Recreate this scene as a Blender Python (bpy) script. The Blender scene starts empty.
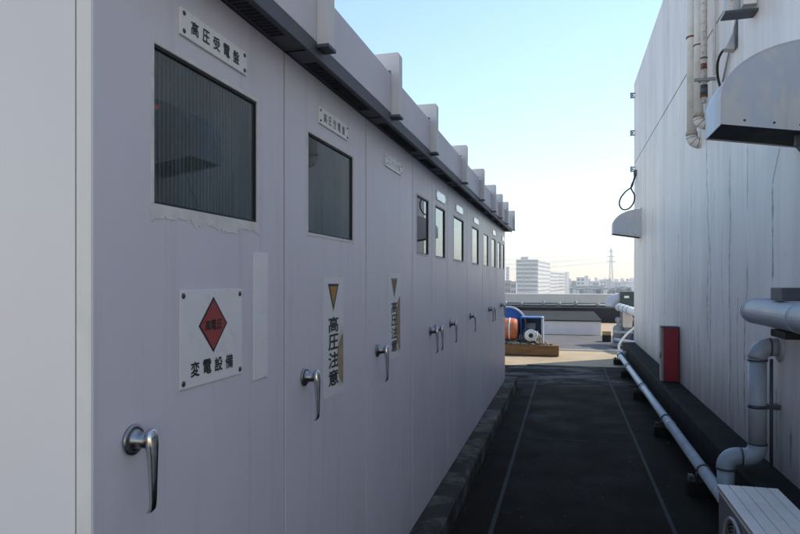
import bpy, bmesh, math, random
from mathutils import Vector, Matrix
R = math.radians
random.seed(7)
C = bpy.context.scene.collection
sc = bpy.context.scene

# ------------------------------------------------------------------ camera, light, exposure
H = 1.70
YAW = math.atan(166 / 622.0)
cd = bpy.data.cameras.new('camera'); cam = bpy.data.objects.new('camera', cd); C.objects.link(cam)
cd.sensor_width = 36.0; cd.lens = 28.0; cd.shift_y = 14 / 800.0
cd.clip_start = 0.05; cd.clip_end = 9000
cam.location = (0, 0, H); cam.rotation_euler = (R(90), 0, YAW)
sc.camera = cam

SUN_AZ = R(52)      # to the right of the passage direction (+Y)
SUN_EL = R(48)
w = bpy.data.worlds.new('World'); sc.world = w; w.use_nodes = True
wn = w.node_tree.nodes; wl = w.node_tree.links
bg = wn['Background']
sky = wn.new('ShaderNodeTexSky'); sky.sky_type = 'NISHITA'; sky.sun_disc = False
sky.sun_elevation = SUN_EL; sky.sun_rotation = SUN_AZ
sky.altitude = 0; sky.air_density = 1.3; sky.dust_density = 0.0; sky.ozone_density = 2.0
wl.new(sky.outputs[0], bg.inputs[0]); bg.inputs[1].default_value = 0.15
sd = bpy.data.lights.new('sun', 'SUN'); sun = bpy.data.objects.new('sun', sd); C.objects.link(sun)
sd.energy = 3.0; sd.angle = R(0.53); sd.color = (1.0, 0.88, 0.70)
sv = Vector((math.sin(SUN_AZ) * math.cos(SUN_EL), math.cos(SUN_AZ) * math.cos(SUN_EL), math.sin(SUN_EL)))
sun.rotation_euler = sv.to_track_quat('Z', 'Y').to_euler()
sun.location = (20, 20, 30)
vs = sc.view_settings
vs.view_transform = 'Standard'; vs.look = 'None'; vs.exposure = 0.72; vs.gamma = 1.0; vs.use_curve_mapping = False
sc.cycles.max_bounces = 8; sc.cycles.diffuse_bounces = 4; sc.cycles.transparent_max_bounces = 8

# ------------------------------------------------------------------ materials
class NT:
    def __init__(s, name):
        s.m = bpy.data.materials.new(name); s.m.use_nodes = True
        s.t = s.m.node_tree; s.n = s.t.nodes; s.l = s.t.links
        s.b = s.n['Principled BSDF']; s.out = s.n['Material Output']
        s.pos = s.n.new('ShaderNodeNewGeometry').outputs['Position']
    def setv(s, sock, v):
        if isinstance(v, bpy.types.NodeSocket): s.l.new(v, sock)
        else: sock.default_value = v
    def math(s, op, a, b=0.0, c=None, clamp=False):
        n = s.n.new('ShaderNodeMath'); n.operation = op; n.use_clamp = clamp
        s.setv(n.inputs[0], a); s.setv(n.inputs[1], b)
        if c is not None: s.setv(n.inputs[2], c)
        return n.outputs[0]
    def sep(s, v=None):
        n = s.n.new('ShaderNodeSeparateXYZ'); s.l.new(v or s.pos, n.inputs[0]); return n.outputs
    def scale(s, v3, v=None):
        n = s.n.new('ShaderNodeVectorMath'); n.operation = 'MULTIPLY'
        s.l.new(v or s.pos, n.inputs[0]); n.inputs[1].default_value = v3; return n.outputs[0]
    def noise(s, vec=None, sc_=5.0, det=4.0, rough=0.55, dist=0.0):
        n = s.n.new('ShaderNodeTexNoise'); s.l.new(vec or s.pos, n.inputs['Vector'])
        n.inputs['Scale'].default_value = sc_; n.inputs['Detail'].default_value = det
        n.inputs['Roughness'].default_value = rough; n.inputs['Distortion'].default_value = dist
        return n.outputs['Fac']
    def noise1(s, w_, sc_=1.0, det=2.0):
        n = s.n.new('ShaderNodeTexNoise'); n.noise_dimensions = '1D'
        s.setv(n.inputs['W'], w_); n.inputs['Scale'].default_value = sc_; n.inputs['Detail'].default_value = det
        return n.outputs['Fac']
    def ramp(s, fac, stops):
        n = s.n.new('ShaderNodeValToRGB'); s.l.new(fac, n.inputs[0]); e = n.color_ramp.elements
        while len(e) < len(stops): e.new(0.5)
        for el, (p, c) in zip(e, stops):
            el.position = p; el.color = (c, c, c, 1) if isinstance(c, (int, float)) else (*c, 1)
        return n.outputs['Color']
    def rng(s, v, a, b, c=0.0, d=1.0, smooth=False):
        n = s.n.new('ShaderNodeMapRange'); n.clamp = True
        if smooth: n.interpolation_type = 'SMOOTHSTEP'
        s.setv(n.inputs['Value'], v)
        for k, x in zip(('From Min', 'From Max', 'To Min', 'To Max'), (a, b, c, d)): n.inputs[k].default_value = x
        return n.outputs['Result']
    def mix(s, fac, a, b, mode='MIX'):
        n = s.n.new('ShaderNodeMix'); n.data_type = 'RGBA'; n.blend_type = mode
        s.setv(n.inputs[0], fac)
        for i, v in ((6, a), (7, b)):
            if isinstance(v, (tuple, list)): n.inputs[i].default_value = (*v, 1)
            else: s.setv(n.inputs[i], v)
        return n.outputs[2]
    def bump(s, h, strength=0.2, dist=0.01):
        n = s.n.new('ShaderNodeBump'); n.inputs['Strength'].default_value = strength
        n.inputs['Distance'].default_value = dist; s.l.new(h, n.inputs['Height'])
        s.l.new(n.outputs[0], s.b.inputs['Normal'])
    def base(s, v):
        if isinstance(v, tuple): s.b.inputs['Base Color'].default_value = (*v, 1)
        else: s.l.new(v, s.b.inputs['Base Color'])
    def rough(s, v): s.setv(s.b.inputs['Roughness'], v)

def simple(name, col, rough=0.5, metal=0.0, var=0.12, sc_=8.0, bump=0.0, bsc=60.0, spec=None, dirt=None):
    k = NT(name)
    n = k.noise(sc_=sc_, det=5)
    lo = tuple(c * (1 - var) for c in col); hi = tuple(min(1, c * (1 + var)) for c in col)
    c = k.mix(k.rng(n, 0.3, 0.7), lo, hi)
    if dirt:
        d = k.noise(sc_=sc_ * 0.4, det=7, rough=0.7)
        c = k.mix(k.rng(d, 0.52, 0.72, 0, dirt[1]), c, dirt[0])
    k.base(c); k.rough(k.rng(n, 0.3, 0.7, rough * 0.85, min(1, rough * 1.15)))
    k.b.inputs['Metallic'].default_value = metal
    if spec is not None: k.b.inputs['Specular IOR Level'].default_value = spec
    if bump: k.bump(k.noise(sc_=bsc, det=4), bump, 0.004)
    return k.m

M = {}
def cabinet_paint():
    k = NT('cabinet_grey_paint')
    big = k.noise(k.scale((1.2, 1.2, 0.5)), 1.6, 5)
    run = k.noise(k.scale((6, 6, 0.35)), 2.0, 5, 0.6)
    fine = k.noise(sc_=38, det=4)
    c = k.mix(k.rng(big, 0.3, 0.7), (0.72, 0.655, 0.70), (0.78, 0.71, 0.75))
    c = k.mix(k.rng(run, 0.54, 0.76, 0, 0.34), c, (0.45, 0.42, 0.44))
    run2 = k.noise(k.scale((14, 14, 0.5)), 2.0, 6, 0.65)
    c = k.mix(k.rng(run2, 0.60, 0.74, 0, 0.20), c, (0.36, 0.34, 0.35))
    chalk = k.noise(k.scale((2.2, 2.2, 1.0)), 2.0, 6, 0.6)
    c = k.mix(k.rng(chalk, 0.55, 0.75, 0, 0.35), c, (0.76, 0.71, 0.74))
    scuff = k.noise(k.scale((9, 9, 3)), 1.3, 6, 0.7)
    c = k.mix(k.rng(scuff, 0.64, 0.74, 0, 0.25), c, (0.33, 0.32, 0.36))
    c = k.mix(k.rng(fine, 0.66, 0.8, 0, 0.15), c, (0.62, 0.61, 0.64))
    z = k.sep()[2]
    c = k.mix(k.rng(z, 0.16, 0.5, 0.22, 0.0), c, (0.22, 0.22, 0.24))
    k.base(c); k.rough(k.rng(big, 0.3, 0.7, 0.34, 0.44))
    k.b.inputs['Specular IOR Level'].default_value = 0.45
    k.bump(k.noise(k.scale((1, 1, 1)), 2.6, 2), 0.5, 0.010)
    return k.m
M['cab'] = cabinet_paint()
M['cream'] = simple('cream_paint', (0.73, 0.67, 0.64), 0.5, var=0.06, sc_=3, dirt=((0.34, 0.29, 0.22), 0.35))
M['endp'] = simple('end_panel_paint', (0.72, 0.655, 0.665), 0.45, var=0.04, sc_=1.2)
M['fascia'] = simple('fascia_paint', (0.70, 0.645, 0.66), 0.5, var=0.06, sc_=2.5, dirt=((0.42, 0.41, 0.42), 0.4))
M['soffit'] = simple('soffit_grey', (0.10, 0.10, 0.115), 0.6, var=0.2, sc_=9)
M['slot'] = simple('slot_dark', (0.012, 0.012, 0.013), 0.8)
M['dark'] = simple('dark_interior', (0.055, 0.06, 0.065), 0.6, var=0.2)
M['seal'] = simple('old_sealant', (0.76, 0.71, 0.67), 0.7, var=0.12, sc_=22, bump=0.4, bsc=90)
M['gasket'] = simple('black_gasket', (0.012, 0.012, 0.014), 0.5)
M['chrome'] = simple('worn_chrome', (0.55, 0.55, 0.57), 0.13, 1.0, var=0.1, sc_=40)
M['chrome2'] = simple('dull_zinc', (0.30, 0.30, 0.31), 0.32, 1.0, var=0.15, sc_=50)
M['plate'] = simple('white_acrylic', (0.87, 0.83, 0.81), 0.3, var=0.015, sc_=14)
M['plateglossy'] = simple('glossy_acrylic', (0.70, 0.71, 0.72), 0.06, var=0.03, sc_=14)
M['ink'] = simple('black_ink', (0.02, 0.02, 0.022), 0.5)
M['inkfade'] = simple('faded_ink', (0.20, 0.20, 0.21), 0.5)
M['inkfade2'] = simple('pale_ink', (0.46, 0.46, 0.46), 0.5)
M['red'] = simple('sign_red', (0.36, 0.055, 0.045), 0.5, var=0.1, sc_=20)
M['amber'] = simple('sign_amber', (0.42, 0.20, 0.035), 0.5, var=0.15, sc_=20)
M['brown'] = simple('faded_brown', (0.25, 0.13, 0.06), 0.6, var=0.15, sc_=20)
M['screw'] = simple('screw_head', (0.10, 0.10, 0.10), 0.4, 0.6)
M['peel'] = simple('peeled_glue', (0.38, 0.28, 0.17), 0.8, var=0.3, sc_=30, dirt=((0.16, 0.12, 0.09), 0.5))
M['blueunit'] = simple('relay_blue', (0.10, 0.19, 0.33), 0.45)

def sticker_mat(name, y0, y1, z0, z1):
    k = NT(name); p = k.sep()
    u = k.rng(p[1], y0, y1); v = k.rng(p[2], z0, z1)
    n = k.noise(sc_=22, det=5)
    e = k.math('ADD', k.math('MULTIPLY', u, 1.0), k.math('MULTIPLY', n, 0.5))
    f_ = k.math('MULTIPLY', k.rng(e, 0.95, 1.05), k.rng(v, 0.60, 0.42))
    f_ = k.math('MULTIPLY', f_, k.rng(v, 0.04, 0.12))
    c = k.mix(f_, (0.80, 0.77, 0.75), (0.50, 0.39, 0.25))
    k.base(c); k.rough(0.45); return k.m

def glass_mat(name, tint, wires=True, ior=1.7):
    k = NT(name)
    tr = k.n.new('ShaderNodeBsdfTransparent'); gl = k.n.new('ShaderNodeBsdfGlossy'); fr = k.n.new('ShaderNodeFresnel')
    gl.inputs['Roughness'].default_value = 0.012; gl.inputs['Color'].default_value = (0.95, 0.97, 1, 1)
    fr.inputs['IOR'].default_value = ior
    col = tint
    if wires:
        p = k.sep(); s_ = k.math('SINE', k.math('MULTIPLY', p[1], 2 * math.pi / 0.016))
        d = k.rng(s_, 0.1, 0.9)
        col = k.mix(d, tint, tuple(c * 0.45 for c in tint))
    k.setv(tr.inputs[0], (*col, 1) if isinstance(col, tuple) else col)
    g = k.n.new('ShaderNodeNewGeometry')
    fac = k.math('MULTIPLY', fr.outputs[0], k.math('SUBTRACT', 1.0, g.outputs['Backfacing']))
    mx = k.n.new('ShaderNodeMixShader')
    # film of dirt on the pane
    df = k.n.new('ShaderNodeBsdfDiffuse'); df.inputs[0].default_value = (0.21, 0.25, 0.245, 1)
    mx2 = k.n.new('ShaderNodeMixShader')
    film = k.rng(k.noise(k.scale((3, 3, 1)), 3, 5), 0.3, 0.8, 0.20 if wires else 0.03, 0.40 if wires else 0.08)
    if wires: film = k.math('MULTIPLY', film, k.rng(d, 0, 1, 1.35, 0.55))
    k.setv(mx2.inputs[0], film)
    k.l.new(tr.outputs[0], mx2.inputs[1]); k.l.new(df.outputs[0], mx2.inputs[2])
    k.l.new(fac, mx.inputs[0]); k.l.new(mx2.outputs[0], mx.inputs[1]); k.l.new(gl.outputs[0], mx.inputs[2])
    k.l.new(mx.outputs[0], k.out.inputs[0])
    return k.m
M['glass'] = glass_mat('wired_glass', (0.34, 0.40, 0.42), True, 1.5)
M['glass2'] = glass_mat('plain_glass', (0.40, 0.43, 0.44), False, 2.3)

def asphalt():
    k = NT('roof_asphalt'); p = k.sep()
    n = k.noise(sc_=2.2, det=7, rough=0.65); f_ = k.noise(sc_=140, det=3, rough=0.7)
    c = k.mix(k.rng(n, 0.35, 0.7), (0.0095, 0.0062, 0.0042), (0.019, 0.0132, 0.0094))
    c = k.mix(k.rng(f_, 0.60, 0.78, 0, 0.5), c, (0.028, 0.026, 0.023))
    sp = k.noise(sc_=34, det=2, rough=0.5)
    c = k.mix(k.rng(sp, 0.735, 0.765, 0, 0.8), c, (0.16, 0.155, 0.15))
    # pale silt smears left by puddles towards the far end
    sm = k.noise(k.scale((0.9, 2.2, 1)), 1.7, 6, 0.65, 0.6)
    zone = k.math('MULTIPLY', k.rng(p[1], 9.9, 11.4, smooth=True), k.rng(p[1], 13.2, 12.6))
    c = k.mix(k.math('MULTIPLY', zone, k.rng(sm, 0.46, 0.64, 0, 0.95)), c, (0.15, 0.14, 0.125))
    sm2 = k.noise(k.scale((1.6, 0.8, 1)), 0.9, 7, 0.7, 0.4)
    c = k.mix(k.rng(sm2, 0.55, 0.75, 0, 0.28), c, (0.026, 0.024, 0.021))
    k.base(c); k.rough(k.rng(n, 0.3, 0.7, 0.62, 0.9)); k.b.inputs['Specular IOR Level'].default_value = 0.05
    k.bump(k.noise(sc_=90, det=5, rough=0.7), 0.55, 0.006)
    return k.m
M['asphalt'] = asphalt()

def concrete(name, a, b, stain=(0.12, 0.11, 0.1), amt=0.4, rough=0.85, ssc=2.0):
    k = NT(name)
    n = k.noise(sc_=1.4, det=7, rough=0.62); f_ = k.noise(sc_=70, det=4, rough=0.7); s_ = k.noise(sc_=ssc, det=8, rough=0.7, dist=0.5)
    c = k.mix(k.rng(n, 0.3, 0.7), a, b)
    c = k.mix(k.rng(s_, 0.48, 0.72, 0, amt), c, stain)
    c = k.mix(k.rng(f_, 0.35, 0.7, 0, 0.25), c, tuple(x * 0.6 for x in a))
    k.base(c); k.rough(rough); k.b.inputs['Specular IOR Level'].default_value = 0.12; k.bump(f_, 0.4, 0.006); return k.m
M['tan'] = concrete('weathered_screed', (0.40, 0.32, 0.215), (0.50, 0.41, 0.285), (0.28, 0.23, 0.165), 0.35)
M['kerb'] = concrete('kerb_concrete', (0.036, 0.031, 0.026), (0.07, 0.062, 0.052), (0.30, 0.27, 0.235), 0.85, ssc=2.6)
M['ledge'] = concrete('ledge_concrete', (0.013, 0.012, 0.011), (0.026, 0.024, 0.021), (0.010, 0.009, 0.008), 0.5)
M['joint'] = concrete('joint_filler', (0.05, 0.048, 0.048), (0.075, 0.073, 0.073), (0.03, 0.03, 0.03), 0.6)
M['shadefloor'] = concrete('grey_painted_shade', (0.14, 0.134, 0.13), (0.18, 0.173, 0.167), (0.10, 0.10, 0.1), 0.4)  # darker grey stands in for shade lying on the far floor
M['paleconc'] = concrete('pale_concrete', (0.66, 0.605, 0.54), (0.75, 0.69, 0.61), (0.48, 0.44, 0.39), 0.4)
M['lavconc'] = concrete('coated_concrete', (0.66, 0.60, 0.595), (0.78, 0.71, 0.70), (0.52, 0.47, 0.44), 0.4)
M['blackconc'] = concrete('black_roofing', (0.022, 0.022, 0.024), (0.04, 0.04, 0.042), (0.06, 0.06, 0.058), 0.4)
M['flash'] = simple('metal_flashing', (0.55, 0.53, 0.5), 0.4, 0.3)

def wall_mat():
    k = NT('stained_render_wall'); p = k.sep(); y, z = p[1], p[2]
    n = k.noise(sc_=0.9, det=6, rough=0.6); f_ = k.noise(sc_=55, det=4, rough=0.65)
    c = k.mix(k.rng(n, 0.3, 0.7), (0.76, 0.70, 0.665), (0.84, 0.775, 0.735))
    br = k.noise(k.scale((1, 1.6, 0.17)), 1.0, 8, 0.72, 0.5)
    c = k.mix(k.rng(br, 0.45, 0.70, 0, 0.50), c, (0.38, 0.36, 0.36))
    br2 = k.noise(k.scale((1, 4.2, 0.30)), 1.0, 7, 0.72, 0.4)
    c = k.mix(k.rng(br2, 0.60, 0.80, 0, 0.15), c, (0.34, 0.325, 0.31))
    br4 = k.noise(k.scale((1, 1.1, 0.25)), 1.0, 7, 0.7, 0.8)
    c = k.mix(k.math('MULTIPLY', k.rng(br4, 0.46, 0.66, 0, 0.5), k.rng(z, 4.0, 1.0, 0.35, 1.0)), c, (0.40, 0.385, 0.39))
    sp = k.noise(k.scale((1, 1, 0.6)), 9.0, 7, 0.75)
    c = k.mix(k.rng(sp, 0.60, 0.72, 0, 0.30), c, (0.30, 0.29, 0.28))
    br3 = k.noise(k.scale((1, 5, 0.3)), 1.0, 4, 0.55)
    c = k.mix(k.rng(br3, 0.58, 0.72, 0, 0.12), c, (0.70, 0.66, 0.58))
    # grime creeping up from the ledge
    g_ = k.math('ADD', z, k.math('MULTIPLY', k.noise(k.scale((1, 6, 0.5)), 1.5, 5), -0.9))
    c = k.mix(k.rng(g_, 0.55, -0.15, 0, 0.7), c, (0.13, 0.125, 0.12))
    ST = [  # y, z_top, z_bottom, half width, strength, wobble
        (7.28, 3.32, 1.0, .016, .80, .30), (7.14, 2.2, .42, .012, .7, .12), (6.95, 2.75, 2.2, .010, .55, .3),
        (6.33, 2.85, .42, .014, .85, .10), (5.75, 2.85, 2.25, .012, .75, .08), (5.10, 2.42, 1.6, .015, .95, .07),
        (5.80, 1.9, .42, .013, .85, .12), (6.05, 1.7, .42, .010, .65, .10), (6.6, 2.3, .42, .010, .45, .14),
        (8.2, 2.9, .42, .016, .5, .15), (9.05, 2.4, .42, .022, .5, .18), (10.3, 3.0, .42, .03, .42, .2), (11.6, 3.0, .42, .035, .4, .2),
        (4.70, .75, .38, .014, .8, .06), (5.02, .95, .40, .012, .8, .05), (5.25, 1.3, .4, .011, .6, .06), (9.9, 5.6, 4.4, .02, .35, .2),
        (7.75, 1.25, .8, .02, .6, .1), (12.6, 5.4, .5, .04, .35, .25), (5.45, 5.3, 3.9, .012, .5, .1)]
    tot = None
    for i, (y0, zt, zb, hw, st, wob) in enumerate(ST):
        wz = k.noise1(k.math('ADD', z, i * 7.31), 0.75, 6)
        d = k.math('ABSOLUTE', k.math('SUBTRACT', k.math('MULTIPLY_ADD', k.math('SUBTRACT', wz, 0.5), wob * 2, y), y0))
        hwz = k.math('MAXIMUM', k.math('MULTIPLY_ADD', k.noise1(k.math('ADD', z, i * 3.7), 9.0, 5), hw * 5.2, hw * -1.2), 0.0005)
        v = k.math('SUBTRACT', 1.0, k.math('DIVIDE', d, hwz), clamp=True)
        v = k.math('POWER', v, 0.8)
        v = k.math('MULTIPLY', v, k.math('MULTIPLY', k.rng(z, zt, zt - 0.08), k.rng(z, zb, zb + 0.15, 0, st)))
        tot = v if tot is None else k.math('MAXIMUM', tot, v)
    # kinked run under the hood bracket
    yk = k.ramp(k.rng(z, 2.40, 2.66), [(0.0, 0.62), (0.3, 0.50), (1.0, 0.18)])
    d = k.math('ABSOLUTE', k.math('SUBTRACT', k.math('SUBTRACT', y, 4.85), k.math('MULTIPLY', yk, 0.42)))
    v = k.math('MULTIPLY', k.math('SUBTRACT', 1.0, k.math('DIVIDE', d, 0.02), clamp=True), k.math('MULTIPLY', k.rng(z, 2.40, 2.42), k.rng(z, 2.66, 2.62)))
    tot = k.math('MAXIMUM', tot, v)
    c = k.mix(k.math('MULTIPLY', tot, 0.92), c, (0.05, 0.048, 0.05))
    rs = k.math('MULTIPLY', k.rng(k.noise(k.scale((1, 12, 0.5)), 1.0, 5), 0.6, 0.75), k.rng(z, 2.2, 4.0, 0, 0.35))
    c = k.mix(rs, c, (0.38, 0.27, 0.18))
    k.base(c); k.rough(0.5); k.b.inputs['Specular IOR Level'].default_value = 0.5
    k.bump(k.math('ADD', f_, k.math('MULTIPLY', tot, -1.0)), 0.25, 0.006)
    return k.m
M['wall'] = wall_mat()
def galv():
    k = NT('weathered_sheet_metal')
    v = k.noise(k.scale((3.0, 3.0, 1.1)), 1.6, 6, 0.6, 1.2); f_ = k.noise(sc_=60, det=4); st = k.noise(k.scale((14, 14, 1.0)), 1.2, 5, 0.6)
    c = k.mix(k.rng(v, 0.47, 0.56), (0.46, 0.485, 0.55), (0.55, 0.53, 0.53))
    c = k.mix(k.rng(st, 0.58, 0.74, 0, 0.35), c, (0.31, 0.33, 0.37))
    c = k.mix(k.rng(f_, 0.55, 0.75, 0, 0.15), c, (0.62, 0.62, 0.63))
    k.base(c); k.rough(k.rng(v, 0.4, 0.6, 0.42, 0.6)); k.b.inputs['Metallic'].default_value = 0.15
    k.bump(k.noise(sc_=3.0, det=2), 0.25, 0.01); return k.m
M['galv'] = galv()
M['pvc'] = simple('grey_pvc', (0.33, 0.36, 0.41), 0.42, var=0.10, sc_=7, dirt=((0.19, 0.19, 0.20), 0.4))
M['pvcw'] = simple('white_pvc', (0.68, 0.66, 0.64), 0.4, var=0.06, sc_=9, dirt=((0.36, 0.30, 0.24), 0.4))
M['steelpipe'] = simple('painted_pipe', (0.42, 0.45, 0.49), 0.4, var=0.1, sc_=9, dirt=((0.22, 0.2, 0.19), 0.5))
M['insul'] = simple('lagging_jacket', (0.40, 0.42, 0.46), 0.45, 0.0, var=0.12, sc_=6, dirt=((0.16, 0.16, 0.17), 0.4))
M['rust'] = simple('rust', (0.15, 0.055, 0.025), 0.85, var=0.4, sc_=40, bump=0.5)
M['peelpipe'] = simple('peeling_white_pipe', (0.62, 0.60, 0.58), 0.5, var=0.06, sc_=60, dirt=((0.06, 0.04, 0.035), 1.0))
M['rustpaint'] = simple('rusty_white_paint', (0.42, 0.34, 0.28), 0.7, var=0.2, sc_=30, dirt=((0.14, 0.05, 0.025), 1.0))
M['blk'] = simple('black_rubber', (0.015, 0.015, 0.016), 0.5)
M['iron'] = simple('dark_iron', (0.075, 0.082, 0.10), 0.5, 0.3, var=0.25, sc_=18)
M['hosered'] = simple('dark_red_paint', (0.34, 0.012, 0.026), 0.45, var=0.18, sc_=6, dirt=((0.10, 0.015, 0.02), 0.5))
M['redtrim'] = simple('weathered_red_edge', (0.36, 0.27, 0.25), 0.6, var=0.2, sc_=14)
M['acbody'] = simple('condenser_shell', (0.74, 0.67, 0.62), 0.45, var=0.05, sc_=6, dirt=((0.38, 0.36, 0.35), 0.35))
M['acside'] = simple('condenser_front', (0.17, 0.165, 0.165), 0.5, var=0.1, sc_=10)
M['acring'] = simple('condenser_ring', (0.33, 0.31, 0.30), 0.5)
M['wood'] = None
def wood():
    k = NT('old_timber'); n = k.noise(k.scale((0.6, 9, 9)), 3.0, 6, 0.65, 0.8)
    c = k.ramp(n, [(0.25, (0.09, 0.045, 0.018)), (0.55, (0.22, 0.115, 0.045)), (0.8, (0.32, 0.18, 0.08))])
    k.base(c); k.rough(0.85); k.bump(n, 0.5, 0.01); return k.m
M['wood'] = wood()
M['blue'] = simple('blue_enamel', (0.02, 0.10, 0.36), 0.4, var=0.18, sc_=12, dirt=((0.02, 0.05, 0.14), 0.5))
M['blued'] = simple('dark_blue_enamel', (0.012, 0.045, 0.14), 0.5, var=0.2, sc_=12)
M['bluerim'] = simple('pale_blue_edge', (0.42, 0.50, 0.62), 0.5, var=0.15, sc_=20)
M['orange'] = simple('orange_drum', (0.50, 0.13, 0.05), 0.55, var=0.2, sc_=16, dirt=((0.66, 0.50, 0.40), 0.8))
M['white'] = simple('white_enamel', (0.72, 0.72, 0.70), 0.4, var=0.06, dirt=((0.4, 0.33, 0.25), 0.4))
M['green'] = simple('dark_green_enamel', (0.03, 0.065, 0.065), 0.45, var=0.2, sc_=10)
M['grey'] = simple('machine_grey', (0.27, 0.28, 0.29), 0.5, 0.2, var=0.2, sc_=12, dirt=((0.12, 0.11, 0.1), 0.4))
M['rope'] = simple('pale_rope', (0.45, 0.38, 0.28), 0.9, var=0.3, sc_=60)
M['citywhite'] = simple('city_white', (0.74, 0.69, 0.62), 0.8, var=0.06, sc_=0.05)
M['citygrey'] = simple('city_grey', (0.36, 0.36, 0.37), 0.8, var=0.1, sc_=0.05)
M['cityshade'] = simple('city_wall_warm', (0.48, 0.46, 0.44), 0.8, var=0.08, sc_=0.05)
M['citybrown'] = simple('city_brown', (0.36, 0.28, 0.24), 0.8, var=0.15, sc_=0.05)
M['cityblue'] = simple('city_blue_glass', (0.05, 0.08, 0.22), 0.4, var=0.2, sc_=0.1)
M['citywin'] = simple('city_window', (0.07, 0.075, 0.09), 0.3, var=0.3, sc_=0.3)
M['aptwin'] = simple('apartment_window', (0.36, 0.34, 0.33), 0.4, var=0.3, sc_=0.3)
M['cityroof'] = simple('city_roof', (0.34, 0.34, 0.35), 0.8, var=0.12, sc_=0.04)
M['terrain'] = simple('city_ground', (0.26, 0.25, 0.235), 0.95, var=0.3, sc_=0.02)
M['steel'] = simple('pylon_steel', (0.32, 0.33, 0.36), 0.5, 0.3)
M['twig'] = simple('winter_twigs', (0.15, 0.105, 0.085), 0.9, var=0.3, sc_=0.3)

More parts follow.
